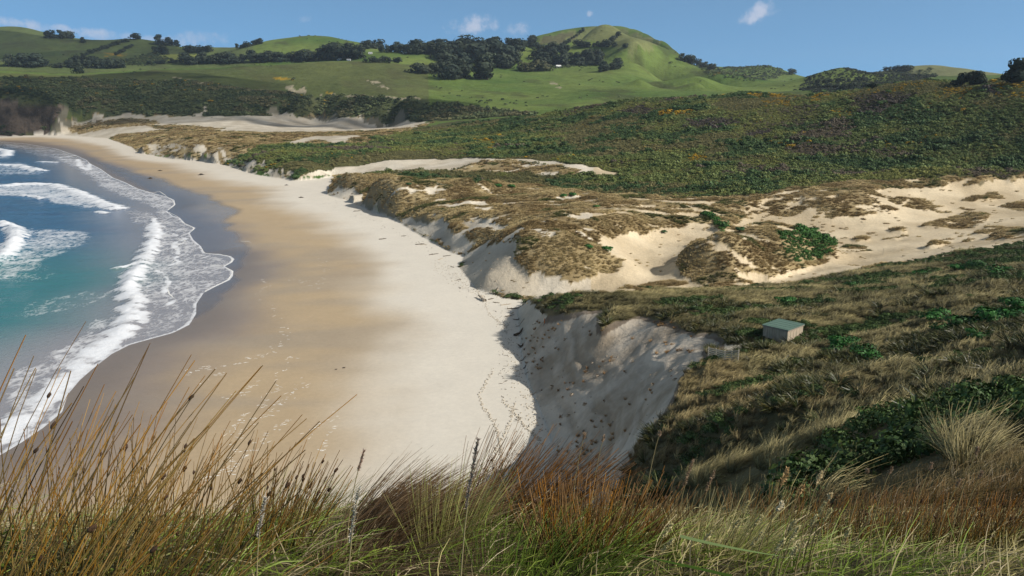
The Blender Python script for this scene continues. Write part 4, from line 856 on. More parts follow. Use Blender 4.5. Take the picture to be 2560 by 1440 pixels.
def hut_parts():
    walls = [box_block(0, -HW / 2 + .075, HH / 2 - .3, HL, .15, HH + .6), box_block(0, HW / 2 - .075, HH / 2 - .3, HL, .15, HH + .6), box_block(-HL / 2 + .075, 0, HH / 2 - .3, .15, HW - .302, HH + .6), box_block(HL / 2 - .075, 0, HH / 2 - .3, .15, HW - .302, HH + .6)]
    wl = solid('wall', join(*walls), M_STAIN.m, hut)
    for k in range(4): solid('panel_joint', box_block(-HL / 2 + .75 * (k + .95), -HW / 2 - .004, HH * .45, .035, .012, HH * .85), M_DARK, wl)
    for k in range(3): solid('panel_joint', box_block(HL / 2 + .004, -HW / 2 + .8 * (k + 1), HH * .35, .012, .03, HH * .55), M_DARK, wl)
    solid('board', box_block(HL / 2 + .02, 0, HH * .82, .04, HW * .94, .26), M_TRIM, hut); solid('board', box_block(HL / 2 + .018, .1, HH * .63, .036, HW * .9, .20), M_TRIM, hut)
    for (x, y, sx, sy) in ((0, -HW / 2 - .06, HL + .24, .05), (0, HW / 2 + .06, HL + .24, .05), (-HL / 2 - .095, 0, .05, HW + .066), (HL / 2 + .095, 0, .05, HW + .066)):
        solid('fascia', box_block(x, y, HH - .04, sx, sy, .17), M_TRIM, hut)
    dr = solid('door', box_block(HL / 2 + .012, .55, .62, .03, .95, 1.24), M_TRIM, hut); solid('door_gap', box_block(HL / 2 + .004, .55, .62, .03, 1.03, 1.3), M_DARK, dr); solid('handle', box_block(HL / 2 + .05, .2, .7, .05, .04, .14), M_DARK, dr)
    rf = solid('roof', box_block(0, 0, HH + .075, HL + .34, HW + .28, .055), M_ROOF, hut)
    for k in range(5): solid('roof_rib', box_block(-HL / 2 + .2 + k * (HL - .4) / 4, 0, HH + .113, .04, HW + .22, .018), M_ROOF, rf)
hut_parts()

# ------------------------------------------------------------------ timber sand fence beside the scarp
def fence():
    pts = [hit(u, v) for (u, v) in ((1770, 895), (1789, 900), (1811, 907), (1828, 906), (1845, 905))]
    f = empty('timber_fence', pts[2]); tag(f, 'weathered timber fence of horizontal rails between the hut and the sand scarp', 'fence')
    base = np.array(pts); base -= base[2]
    for b in base: solid('post', beam_block(b + [0, 0, -.4], b + [0, 0, 1.42], .11, .11), M_WOOD, f)
    for k in range(6):
        z = .18 + k * .225
        solid('rail', join(*[beam_block(base[i] + [0, -.075, z], base[i + 1] + [0, -.075, z + .02 * (i % 2)], .04, .12) for i in range(4)]), M_WOOD, f)
fence()
M_ORANGE = mat_flat('orange_paint', (.55, .16, .04), .7, .3, .15, 5, .002)
x, y, z = hit(1361, 808); p = solid('marker_post', join(beam_block((x, y, z - .4), (x, y, z + .85), .13, .13), box_block(x, y, z + .88, .16, .16, .06)), M_ORANGE); tag(p, 'short orange marker post at the lip of the sand scarp', 'post')
x, y, z = hit(2207, 638); p = solid('pole', join(tube_block([(x, y, z - .4), (x, y, z + 1.0), (x + .04, y, z + 1.9)], [.06, .055, .045]), box_block(x + .04, y, z + 1.9, .1, .1, .03)), M_WOOD); tag(p, 'thin pale pole standing alone in the open sand flat', 'pole')
x, y, z = hit(2313, 662); p = solid('stake', join(tube_block([(x, y, z - .4), (x, y, z + .6), (x + .02, y, z + 1.2)], [.05, .045, .04]), box_block(x + .02, y, z + 1.2, .08, .08, .03)), M_WOOD); tag(p, 'short stake where the grassy slope meets the sand flat', 'stake')

# ------------------------------------------------------------------ driftwood and seaweed on the beach
M_DRIFT = mat_flat('driftwood', (.44, .38, .30), .9, .2, .35, 5, .03); M_DRIFTD = mat_flat('dark_driftwood', (.11, .085, .06), .9, .2, .35, 5, .03); M_KELP = mat_flat('dry_kelp', (.035, .025, .018), .6, .4, .4, 3, .03)
def log(name, u, v, length, rad, ang, mat, label, group=None, stub=True, lift=.0):
    x, y, z = hit(u, v); n = 8; pts = []; wob = (random.random() - .5) * .25
    for i in range(n):
        t = i / (n - 1) - .5; lx = t * length; ly = wob * length * math.sin(t * 5) * .5
        px, py = x + lx * math.cos(ang) - ly * math.sin(ang), y + lx * math.sin(ang) + ly * math.cos(ang); pts.append((px, py, ground_z(px, py) + rad * .55 + lift * (t + .5)))
    rr = [rad * (1.35 - .75 * i / (n - 1)) * (.85 + .3 * random.random()) for i in range(n)]; rr[-1] *= .5
    blocks = [tube_block(pts, rr)]
    if stub:
        for k in (0, 2, 4):
            p = np.array(pts[k]); a = ang + random.choice((-1, 1)) * (.6 + random.random()); l = length * (.12 + .18 * random.random())
            blocks.append(tube_block([p, p + [math.cos(a) * l * .5, math.sin(a) * l * .5, l * .25], p + [math.cos(a) * l, math.sin(a) * l, l * .35]], [rad * .5, rad * .35, rad * .15], 5))
    o = solid(name, join(*blocks), mat, None, True); tag(o, label, 'driftwood', group); return o
log('driftwood_log', 1204, 749, 4.2, .36, 2.05, M_DRIFT, 'large pale driftwood log with a forked root at the foot of the big dune', None, True, .5)
log('driftwood_log', 1297, 838, 2.0, .26, .6, M_DRIFTD, 'dark broken stump at the shaded foot of the scarp', None, True, .5)
log('driftwood_log', 1300, 868, 1.5, .20, 2.2, M_DRIFTD, 'dark forked branch in the shadow edge below the scarp', None, True, .3)
g = 'driftwood sticks along the dune foot'
for (u, v, l, a) in ((1085, 636, 3.2, .4), (1060, 612, 2.4, .2), (1102, 648, 2.2, .8), (1130, 668, 1.6, 2.4), (1148, 700, 1.4, .5), (1265, 762, 2.6, .35), (1285, 772, 3.2, .15), (1240, 757, 1.8, 2.8), (1275, 790, 2.2, .4), (1290, 800, 1.6, 2.6),
                     (1300, 812, 1.9, .2), (1228, 748, 1.5, .5), (1010, 590, 2.0, .3), (1118, 640, 2.6, .25), (1150, 720, 1.2, 1.8), (1308, 900, 1.1, .4), (1316, 935, 1.0, 2.3), (1282, 783, 1.3, 1.2), (1312, 920, .9, 1.0), (1335, 985, .8, .2)):
    log('driftwood_stick', u, v, l, .07 + .04 * random.random(), a, M_DRIFTD if random.random() < .6 else M_DRIFT, 'thin driftwood stick lying along the tide wrack at the dune foot', g, True, .1)
for (u, v, l, lab) in ((957, 598, 2.6, 'dark waterlogged branch alone on the pale mid beach'), (1050, 611, 3.0, 'dark log end lying on pale sand near the dune foot'), (893, 528, 3.0, 'dark stick by the sand below the scrubby dune point')):
    log('driftwood_log', u, v, l, .14, .2, M_DRIFTD, lab, None, True, .1)
def kelp(u, v, size, label, group=None):
    x, y, z = hit(u, v); n = 9; th = np.linspace(0, 2 * math.pi, 14, endpoint=False); V = []
    rings = 5
    for i in range(rings):
        t = i / (rings - 1); rr = size * (1 - t) ** .6 * (.75 + .5 * rnd(14)); V.append(np.c_[x + np.cos(th) * rr * 1.3, y + np.sin(th) * rr, z - .05 + size * .55 * t * (.6 + .7 * rnd(14))])
    i = np.arange(rings * 14).reshape(rings, 14); nx = np.roll(i, -1, axis=1); f = np.stack([i[:-1], nx[:-1], nx[1:], i[1:]], -1).reshape(-1, 4)
    blk = [(np.concatenate(V), f, np.ones((rings * 14, 3)))]
    for k in range(5):
        a = rnd() * 6.28; p = np.array([x, y, z + .05]); d = np.array([math.cos(a), math.sin(a), 0]); blk.append(tube_block([p, p + d * size * .9 + [0, 0, .08], p + d * size * 1.6], [size * .16, size * .12, size * .05], 5))
    o = solid('kelp_clump', join(*blk), M_KELP, None, True); tag(o, label, 'seaweed', group)
kelp(503, 437, 1.5, 'largest dark kelp heap on the far tan sand'); kelp(400, 427, 1.1, 'low dark kelp strip on the far sand near the wet edge'); kelp(376, 446, 1.2, 'dark kelp lump at the edge of the wet mirror sand')
kelp(753, 494, .9, 'round dark kelp clump on the pale sand before the scrub dune'); kelp(716, 463, .8, 'small kelp clump near the white sand inlet'); kelp(840, 924, .20, 'tiny dark kelp scrap on the tan sand, left one of a pair', None); kelp(860, 920, .24, 'tiny dark kelp scrap on the tan sand, right one of a pair', None)

# ------------------------------------------------------------------ foam scraps, swash lines and footprints on the sand
M_FOAM = mat_flat('foam', (.80, .80, .76), .8, .3, .08, 3, .01)
def foam_scraps():
    lines = [[(690, 770), (700, 800), (715, 840), (705, 860), (680, 880), (640, 895), (600, 905), (560, 915), (500, 925), (465, 930)], [(735, 880), (720, 910), (695, 940), (685, 980), (660, 1000), (640, 1030), (610, 1040), (600, 1060), (560, 1090)],
             [(748, 945), (735, 970), (705, 1000), (690, 1020), (665, 1045)], [(850, 1015), (845, 1045), (800, 1060), (775, 1080), (765, 1100)], [(838, 1055), (825, 1090), (800, 1130)], [(650, 1040), (600, 1080), (590, 1130), (560, 1180), (520, 1200)],
             [(640, 690), (665, 720), (650, 740)], [(500, 960), (520, 940), (560, 935)], [(760, 960), (700, 1010), (660, 1020)], [(640, 1110), (600, 1150), (570, 1190)], [(800, 640), (810, 680), (795, 720), (730, 700)], [(560, 1000), (600, 990), (640, 960)], [(720, 1050), (680, 1080), (640, 1120)]]
    B = []
    for ln in lines:
        for (u, v) in densify(ln, 5, False):
            for k in range(2):
                uu, vv = u + RNG.normal(0, 7), v + RNG.normal(0, 4)
                if rnd() < .58: continue
                x, y, z = hit(uu, vv); l = .25 + .7 * rnd(); a = rnd() * 6.28 if rnd() < .4 else RNG.normal(0.15, .35); n = 4; t = np.linspace(-.5, .5, n)
                px = x + np.cos(a) * t * l + .12 * rnd(n); py = y + np.sin(a) * t * l * 1.3 + .3 * rnd(n); wd = (.02 + .045 * rnd()) * (1 - 1.6 * t ** 2)
                V = np.concatenate([np.c_[px, py - wd * 1.6, np.full(n, z + .004)], np.c_[px, py, np.full(n, z + .03)], np.c_[px, py + wd * 1.6, np.full(n, z + .004)]])
                i = np.arange(n - 1); f = np.concatenate([np.c_[i, i + 1, i + 1 + n, i + n], np.c_[i + n, i + n + 1, i + 1 + 2 * n, i + 2 * n]]); B.append((V, f, np.ones((3 * n, 3))))
    o = solid('foam', join(*B), M_FOAM, None, True); tag(o, kind='stuff')
foam_scraps()
def swash_lines():
    lines = [([(352, 476), (381, 483), (400, 478), (437, 505), (436, 514), (416, 528)], .25), ([(418, 528), (447, 544), (461, 559), (487, 570), (472, 583)], .22), ([(500, 616), (509, 633), (547, 636), (575, 641), (584, 648), (578, 656), (559, 666), (520, 662)], .2), ([(559, 667), (581, 678), (580, 690), (572, 700), (531, 719), (506, 733)], .2),
             ([(600, 606), (625, 608), (632, 618)], .10), ([(440, 600), (466, 600), (448, 612), (430, 620), (452, 630), (440, 650), (428, 660)], .3), ([(388, 675), (420, 695), (420, 730), (440, 752)], .3)]
    B = []
    for ln, wd in lines:
        p = flat_pts(densify(ln, 5, False)); p = p + np.c_[RNG.normal(0, .25, len(p)), RNG.normal(0, .4, len(p))]; p = (p + np.roll(p, 1, 0) + np.roll(p, -1, 0))[1:-1] / 3; n = len(p)
        T = nrm(np.gradient(p, axis=0)); S = np.c_[-T[:, 1], T[:, 0]]; w_ = wd * .6 * (.4 + 1.1 * rnd(n))[:, None]; zz = np.array([max(ground_z(a, b), .014) + .006 for a, b in p])
        V = np.concatenate([np.c_[p - S * w_, zz], np.c_[p, zz + .05], np.c_[p + S * w_, zz]]); i = np.arange(n - 1)
        B.append((V, np.concatenate([np.c_[i, i + 1, i + 1 + n, i + n], np.c_[i + n, i + n + 1, i + 1 + 2 * n, i + 2 * n]]), np.ones((3 * n, 3))))
    o = solid('swash_foam', join(*B), M_FOAM, None, True); tag(o, kind='stuff')
swash_lines()
def footprints():
    tracks = [[(1232, 925), (1212, 960), (1198, 990), (1208, 1020), (1232, 1050), (1246, 1085), (1252, 1130), (1255, 1180)], [(1285, 1010), (1275, 1050), (1262, 1085), (1240, 1120), (1232, 1180)], [(1205, 740), (1225, 790), (1270, 820)], [(1255, 1000), (1290, 1040), (1320, 1075), (1350, 1100)]]
    pts = []
    for k, t in enumerate(tracks): pts += [(u + RNG.normal(0, 2.5), v + RNG.normal(0, 2)) for (u, v) in densify(t, 3.2, False) for _ in range(2)]
    for _ in range(420):
        t = rnd(); u, v = (lerp(1090, 1215, t) + RNG.normal(0, 16), lerp(655, 742, t) + RNG.normal(0, 8)) if rnd() < .5 else (lerp(1255, 1350, t) + RNG.normal(0, 14), lerp(790, 1100, t) + RNG.normal(0, 10)); pts.append((u, v))
    B = []
    for (u, v) in pts:
        x, y, z = hit(u, v); s = .11 + .10 * rnd(); th = np.arange(6) * math.pi / 3
        V = np.concatenate([np.c_[x + np.cos(th) * s, y + np.sin(th) * s * 1.3, np.full(6, z - .02)], np.c_[x + np.cos(th) * s * .5, y + np.sin(th) * s * .6, np.full(6, z + .09)]]); i = np.arange(6); n_ = (i + 1) % 6
        B.append((V, np.concatenate([np.c_[i, n_, n_ + 6, i + 6], [(6, 7, 8, 9), (9, 10, 11, 6)]]), np.ones((12, 3))))
    o = solid('footprints', join(*B), mat_flat('scuffed_sand', (.46, .41, .33), .95, .1, .1, 4, .01), None, False); tag(o, kind='stuff')
footprints()

def sand_clods():
    B = []
    for _ in range(150):
        q = rnd(); u, v = (lerp(1310, 1720, rnd()), lerp(800, 1120, rnd())) if q < .75 else (lerp(1155, 1340, rnd()), lerp(640, 745, rnd()))
        x, y, z = hit(u, v); i = int(np.clip(np.interp(math.atan2(x, y), A, np.arange(NA)), 0, NA - 1)); j = int(np.interp(math.hypot(x, y), R, np.arange(NR)))
        if CL[i, j] != SAND: continue
        s = .08 + .34 * rnd() ** 4; m = 7; th = np.arange(m) * 2 * math.pi / m; k = s * (.7 + .6 * rnd(m)); zz = ground_z(x, y)
        V = np.concatenate([np.c_[x + np.cos(th) * k, y + np.sin(th) * k, np.full(m, zz - .15 * s)], np.c_[x + np.cos(th) * k * .6, y + np.sin(th) * k * .6, zz + s * (.5 + .4 * rnd(m))], [[x, y, zz + s * .9]]]); i = np.arange(m); n_ = (i + 1) % m
        B.append((V, np.concatenate([np.c_[i, n_, n_ + m, i + m], np.c_[i + m, n_ + m, np.full(m, 2 * m), np.full(m, 2 * m)][:, [0, 1, 2, 2]]]), np.ones((2 * m + 1, 3))))
    B = [(V, np.array([f for f in F_ if len(set(f)) == 4]), c) for V, F_, c in B]
    tag(solid('sand_clods', join(*B), mat_flat('crusted_sand', (.40, .33, .245), .95, .1, .3, 3, .02), None, True), kind='stuff')
sand_clods()
def wrack():
    B = []
    line = [(820, 500), (900, 540), (990, 575), (1050, 610), (1110, 660), (1150, 710), (1220, 760), (1265, 810), (1270, 870), (1255, 940), (1270, 1010), (1310, 1080)]
    for (u, v) in densify(line, 5, False):
        for _ in range(2):
            if rnd() < .35: continue
            uu, vv = u + RNG.normal(0, 9), v + RNG.normal(0, 5); x, y, z = hit(uu, vv); a = rnd() * 6.28; l = .10 + .35 * rnd() ** 2; p = np.array([x, y, z + .02]); d = np.array([math.cos(a), math.sin(a), 0]); B.append(tube_block([p - d * l, p + [0, 0, .03], p + d * l], [.02, .03 + .03 * rnd(), .015], 5))
    tag(solid('wrack', join(*B), M_DRIFTD, None, True), kind='stuff')
wrack()

# ------------------------------------------------------------------ trees and hedges on the hills
M_CON = mat_plant('conifer_needles', .8, .1, False); M_PALE = mat_plant('willow_leaves', .7, .2, False); M_BARK = mat_flat('bark', (.05, .04, .032), .9, .2, .3, 2, .02)
def crown_block(seed, tall, wide, base_c, n=420, wind=.08):
    cs, ns = [], []; lobes = 9
    for k in range(lobes):
        h = .22 + .70 * (k / (lobes - 1)) * tall; spread = wide * (1.0 - .65 * (k / (lobes - 1)) ** 1.6); a = rnd() * 6.28; c = np.array([math.cos(a) * spread * .5 * rnd() + wind * h, math.sin(a) * spread * .5 * rnd(), h]); r = (.14 + .13 * rnd()) * (.6 + wide)
        m = n // lobes; d = nrm(rnd(m, 3) - .5); cs.append(c + d * r * (.7 + .4 * rnd(m, 1)) * np.array([1.15, 1.15, .72])); ns.append(nrm(d + .4 * (rnd(m, 3) - .5)))
    cen, nor = np.concatenate(cs), np.concatenate(ns); cen[:, 2] = np.maximum(cen[:, 2], .05); col = (.6 + .8 * rnd(len(cen), 1)) * np.array([base_c])
    return leaf_cards(cen, nor, (.055 + .05 * rnd(len(cen))) * (.7 + wide * .5), col)
def tree_mesh(name, tall, wide, col, mat, n=420):
    c = crown_block(0, tall, wide, col, n); t = tube_block([(0, 0, -.15), (.01, 0, .2), (.04, .01, .6)], [.035, .028, .012], 6); br = [tube_block([(.01, 0, .2 + .1 * k), (.12 * math.cos(k * 2.2), .12 * math.sin(k * 2.2), .38 + .1 * k)], [.014, .006], 5) for k in range(3)]
    V, f, cc = join(c, t, *br); return make_mesh(name, V, f, [mat, M_BARK], cc, False, np.r_[np.zeros(len(c[1])), np.ones(len(f) - len(c[1]))])
DK, DK2 = (.030, .042, .030), (.040, .052, .034)
TM = [tree_mesh('conifer_tree', .95, .75, DK, M_CON), tree_mesh('conifer_tree', .85, .95, DK, M_CON), tree_mesh('conifer_tree', 1.05, .45, DK2, M_CON), tree_mesh('conifer_tree', .8, 1.1, DK2, M_CON)]
WM = [tree_mesh('willow_tree', .8, 1.1, (.085, .085, .038), M_PALE), tree_mesh('willow_tree', .9, .9, (.075, .08, .04), M_PALE)]
SM = [tree_mesh('shrub_tree', .7, 1.2, (.050, .062, .038), M_CON), tree_mesh('shrub_tree', .75, 1.0, (.055, .068, .040), M_CON)]
def group_of(g): return g or ''
def tree_row(u0, v0, u1, v1, hpx, n, label, group, kinds=None, name='conifer_tree', jit=.35, cat='tree'):
    kinds = kinds or TM
    for i in range(n):
        t = (i + .5) / n if n > 1 else .5; u, v = lerp(u0, u1, t) + (random.random() - .5) * abs(u1 - u0) / max(n, 1) * .8, lerp(v0, v1, t) + (random.random() - .5) * 2.5
        x, y, z = hit(u, v); d = math.hypot(x, y)
        if d > 3300: continue
        h = (1.2 if 'wood' in group_of(group) else 1.0) * hpx * d / F * (1 + jit * (random.random() - .5) * 2); o = link(bpy.data.objects.new(name, random.choice(kinds))); o.location = (x, y, z - .04 * h); o.scale = (h * (1.1 + .35 * random.random()), h * 1.15, h * .92); o.rotation_euler = (0, 0, random.random() * 6.28)
        tag(o, label, cat, group)
g = tree_row
g(113, 95, 186, 97, 14, 9, 'dark tree on the skyline of the far left hill', 'skyline trees on the far left hill'); g(200, 107, 216, 107, 9, 2, 'small lone dark tree on the far left pasture', 'pair of trees on the far left pasture')
g(328, 97, 376, 97, 12, 6, 'dark tree crowning the left ridge above the sloping hedges', 'trees crowning the left ridge'); g(392, 112, 450, 116, 20, 5, 'large rounded dark tree on the right end of the left ridge', 'rounded trees at the end of the left ridge'); g(385, 136, 418, 137, 20, 3, 'dark tree below the left ridge beside the bright field', 'trees below the left ridge')
g(470, 131, 527, 131, 14, 8, 'dark tree in the belt at the saddle of the left hills', 'trees at the saddle'); g(18, 166, 120, 168, 24, 9, 'broad dark tree at the far left edge of the plateau', 'broad trees at the left plateau edge'); g(133, 169, 225, 170, 15, 9, 'low dark tree in the belt behind the sunlit plateau', 'low trees behind the plateau')
g(190, 158, 246, 159, 15, 6, 'dark bushy tree on the slope behind the plateau', 'bushy trees behind the plateau'); g(200, 184, 200, 184, 24, 1, 'lone spreading dark tree standing forward on the bright green plateau', None); g(240, 171, 275, 171, 17, 4, 'dark tree in a small clump beside the pale track field', 'small clump beside the track field')
g(283, 170, 311, 170, 20, 3, 'dark pointed tree beside the grey scrub patch', 'pointed trees beside the scrub patch'); g(366, 163, 457, 155, 8, 11, 'small dark hedge tree rising toward the long shelterbelt', 'hedge trees left of the shelterbelt'); g(462, 161, 615, 157, 22, 17, 'dark conifer in the left half of the long shelterbelt', 'left half of the shelterbelt')
g(630, 156, 800, 151, 24, 18, 'dark conifer in the shelterbelt below the rounded green hill', 'shelterbelt below the rounded hill'); g(812, 149, 905, 146, 32, 11, 'tall dark conifer at the right end of the shelterbelt', 'tall conifers ending the shelterbelt'); g(590, 124, 658, 109, 11, 9, 'dark tree on the left shoulder of the rounded green hill', 'trees on the shoulder of the rounded hill')
g(905, 122, 950, 122, 20, 5, 'dark tree on the skyline right of the rounded hill', 'skyline trees right of the rounded hill'); g(950, 131, 1022, 131, 19, 8, 'dark tree in the belt above the upper farm sheds', 'belt above the farm sheds'); g(1022, 135, 1110, 134, 23, 10, 'dark tree in the belt leading to the big wood', 'belt leading to the big wood'); g(910, 156, 1000, 157, 13, 10, 'low dark tree in the short row below the farm sheds', 'short row below the farm sheds')
big = 'trees of the big dark wood'; lab = 'dark conifer in the big wood that runs down the valley'
g(1095, 150, 1160, 152, 32, 7, lab, big); g(1150, 136, 1298, 135, 34, 12, lab, big); g(1165, 155, 1298, 158, 32, 12, lab, big); g(1110, 174, 1170, 176, 30, 6, lab, big); g(1122, 197, 1172, 198, 30, 5, lab, big); g(1255, 170, 1276, 172, 24, 3, lab, big); g(1090, 138, 1150, 138, 24, 6, lab, big)
g(1192, 197, 1226, 199, 44, 4, 'tall dark conifer in the separate clump below the big wood', 'separate tall clump below the big wood', [TM[2]]); g(1042, 184, 1122, 180, 18, 8, 'grey-green shrubby tree in the gully left of the big wood', 'shrubby trees left of the big wood', SM, 'shrub_tree')
g(1215, 112, 1280, 111, 11, 7, 'small dark tree on the skyline above the big wood', 'skyline trees above the big wood'); g(1300, 117, 1340, 116, 22, 5, 'rounded dark tree at the foot of the tall hill skyline', 'rounded trees left of the tall hill')
pl = 'plantation trees below the tall hill'; lab = 'dark plantation tree above the white farmhouse'
g(1345, 162, 1500, 163, 24, 14, lab, pl); g(1330, 146, 1500, 147, 20, 13, lab, pl); g(1335, 128, 1425, 128, 18, 7, lab, pl)
g(1308, 177, 1370, 178, 22, 8, 'pale leafless willow tree left of the white farmhouse', 'pale willows left of the farmhouse', WM, 'willow_tree'); g(1405, 117, 1462, 78, 8, 10, 'small dark hedge tree climbing the tall hill', 'hedge trees climbing the tall hill'); g(1440, 117, 1536, 117, 14, 12, 'dark tree in the level belt across the tall hill', 'level belt across the tall hill')
g(1528, 107, 1549, 89, 10, 5, 'small dark tree in the short steep row near the hill top', 'short steep row near the hill top'); g(1565, 118, 1565, 118, 10, 1, 'lone small round tree on the pasture right of the level belt', None); g(1497, 180, 1550, 170, 22, 6, 'dark tree in the clump right of the white farmhouse', 'clump right of the farmhouse')
g(1702, 152, 1786, 176, 16, 10, 'dark tree descending the right shoulder of the tall hill', 'trees on the right shoulder of the tall hill'); g(1914, 168, 1914, 168, 9, 1, 'small tree on top of the scrubby middle hill', None); g(1978, 187, 1978, 187, 13, 1, 'lone round tree on the skyline in the gap between hills', None); g(2022, 197, 2036, 197, 8, 2, 'small dark tree at the left foot of the wooded knoll', 'trees at the foot of the knoll')
g(2213, 178, 2270, 177, 11, 7, 'dark tree in the belt on the skyline right of the knoll', 'skyline belt right of the knoll'); g(2020, 224, 2190, 222, 11, 16, 'dark tree on the shaded lower flank of the wooded knoll', 'trees on the wooded knoll', [TM[1], TM[3]]); g(2035, 208, 2160, 202, 8, 12, 'dark tree on the upper flank of the wooded knoll', 'trees on the upper knoll', [TM[1], TM[3]])
for k, (a, b, c) in enumerate((((207, 141), (316, 104), 9), ((290, 138), (330, 116), 7))):
    for i in range(12 if k == 0 else 7):
        t = i / 11 if k == 0 else i / 6; g(lerp(a[0], b[0], t), lerp(a[1], b[1], t), lerp(a[0], b[0], t), lerp(a[1], b[1], t), c, 1, ('dense dark hedge shrub in the long hedge climbing the far left hill', 'dark hedge shrub in the short hedge on the far left hill')[k], ('long hedge on the far left hill', 'short hedge on the far left hill')[k], [SM[0], TM[3]], 'hedge_shrub', .2, 'hedge')
def big_tree(u, v, hpx, label, wide):
    x, y, z = hit(u, v); d = math.hypot(x, y); h = hpx * d / F; r = empty('pine_tree', (x, y, z)); tag(r, label, 'tree'); r.rotation_euler = (0, 0, random.random() * 6)
    V, f, c = crown_block(0, .85, wide, DK, 1500, .15); cr = link(bpy.data.objects.new('crown', make_mesh('crown', V * h, f, [M_CON], c, False)), r)
    t = join(tube_block([(0, 0, -.2 * h), (.02 * h, 0, .3 * h), (.06 * h, 0, .65 * h)], [.05 * h, .04 * h, .015 * h], 8), *[tube_block([(.02 * h, 0, .25 * h), (.3 * h * math.cos(a), .3 * h * math.sin(a), .45 * h)], [.02 * h, .008 * h], 6) for a in (0, 2, 4)]); solid('trunk', t, M_BARK, r, True)
big_tree(2402, 214, 24, 'broad dark windswept tree, left one of two on the right skyline', 1.1); big_tree(2440, 214, 30, 'taller dark windswept tree in the middle of the right skyline', 1.0); big_tree(2530, 207, 30, 'broad dark tree on the skyline at the right edge', 1.2); big_tree(2552, 206, 46, 'tall open-crowned tree at the right edge of the skyline', .8)

# ------------------------------------------------------------------ farm buildings
M_WHITE = mat_flat('white_weatherboard', (.74, .74, .72), .7, .3, .05, 1, .01); M_IRON = mat_flat('grey_iron_roof', (.42, .43, .44), .5, .4, .1, 1, .01); M_GLASS = mat_flat('window_glass', (.04, .05, .06), .15, .5, .1, 1, .001)
def house(u, v, wpx, label, wall, roofm, rz=.2, ratio=.6):
    x, y, z = hit(u, v); d = math.hypot(x, y); L = wpx * d / F; W, H = L * ratio, L * .32; r = empty('farm_house', (x, y, z - .2), rz); tag(r, label, 'house')
    solid('wall', box_block(0, 0, H / 2, L, W, H), wall, r)
    V = np.array([(-L / 2 - .3, -W / 2 - .3, H + .003), (L / 2 + .3, -W / 2 - .3, H + .003), (L / 2 + .3, W / 2 + .3, H + .003), (-L / 2 - .3, W / 2 + .3, H + .003), (-L / 2 - .3, 0, H + W * .35), (L / 2 + .3, 0, H + W * .35)])
    me = bpy.data.meshes.new('roof'); me.from_pydata(V.tolist(), [], [(0, 1, 5, 4), (2, 3, 4, 5), (1, 2, 5), (3, 0, 4), (3, 2, 1, 0)]); me.materials.append(roofm); link(bpy.data.objects.new('roof', me), r)
    for k in (-1, 1): solid('window', box_block(k * L * .25, -W / 2 - .03, H * .55, L * .14, .06, H * .4), M_GLASS, r)
    solid('door', box_block(0, -W / 2 - .03, H * .4, L * .09, .05, H * .75), M_IRON, r)
house(1396, 169, 12, 'white farmhouse with pale roof below the plantation', M_WHITE, M_WHITE, .25); house(926, 135, 9, 'small white house in front of the belt of dark trees', M_WHITE, M_IRON, .1); house(1013, 133, 12, 'long pale shed at the left end of the upper green field', M_WHITE, M_IRON, .0, .4); house(849, 151, 12, 'low white shed under the tall end of the shelterbelt', M_WHITE, M_IRON, .1, .4); house(872, 152, 9, 'pale flat shed just right of the low white shed', M_IRON, M_IRON, -.1, .5)

# ------------------------------------------------------------------ plants one can tell apart on the dunes and the hut slope
M_LEAF1 = mat_plant('shrub_leaf', .6, .3, False); M_FLAX1 = mat_plant('flax_leaf', .45, .45, False)
def plant(name, block, tint, u, v, size, label, cat, group=None, mat=None, flat=.8):
    x, y, z = hit(u, v); V, f, c = block; o = link(bpy.data.objects.new(name, make_mesh(name, V * np.array([size, size, size * flat]), f, [mat or M_LEAF1], c * np.array(tint)[None], False))); o.location = (x, y, z - .05); o.rotation_euler = (0, 0, rnd() * 6.28); tag(o, label, cat, group); return o
G1 = (.035, .135, .022)
plant('green_shrub', bush(700, 0, 6, .8, .10), G1, 1475, 620, 1.5, 'small round bright green shrub, left one of two on the dune', 'shrub'); plant('green_shrub', bush(800, 0, 7, .7, .10), G1, 1515, 627, 1.9, 'wider bright green shrub, right one of two on the dune', 'shrub')
for (u, v, s, lab) in ((1660, 582, 1.4, 'dark shrub at the head of the sand bowl'), (1850, 578, 1.7, 'grey-green shrub between the sand bowl and the green mat'), (2022, 576, 1.2, 'lone dark round shrub on the open sand'), (1280, 470, 2.6, 'green shrub strip right of the rounded brown dune'), (1245, 467, 2.4, 'green shrub beside the rounded brown dune'), (1405, 492, 2.0, 'green shrub at the left end of the back dunes'), (1430, 490, 2.2, 'green shrub beside the small white sand gap'), (1025, 463, 1.8, 'small dark green shrub behind the first dune'), (1492, 519, 1.6, 'lone green shrub on the brown back dune')):
    plant('green_shrub', bush(420, 0, 6, .8, .13), (.030, .085, .020) if 'dark' in lab or 'grey' in lab else G1, u, v, s, lab, 'shrub')
gp = 'bright green shrubs on the slope right of the hut'
for (u, v, s) in ((2110, 870, 2.0), (2150, 885, 1.8), (2090, 885, 1.5), (2180, 900, 1.7), (2350, 800, 1.8), (2420, 820, 2.2), (2480, 810, 2.4), (2540, 800, 2.2), (2370, 830, 1.7), (2450, 850, 1.5), (1970, 760, 2.0), (1955, 752, 1.6), (2500, 690, 2.4), (2400, 680, 2.6), (2300, 690, 2.2), (2440, 672, 2.4), (2140, 720, 2.0), (2550, 775, 2.0), (2130, 860, 1.3)):
    plant('green_shrub', bush(520, 0, 7, .62, .085), (.034, .105 + .04 * random.random(), .022), u, v, s, 'dense bright green shrub cushion among the straw tussocks right of the hut', 'shrub', gp)
gp = 'flax bushes around the hut and fence'
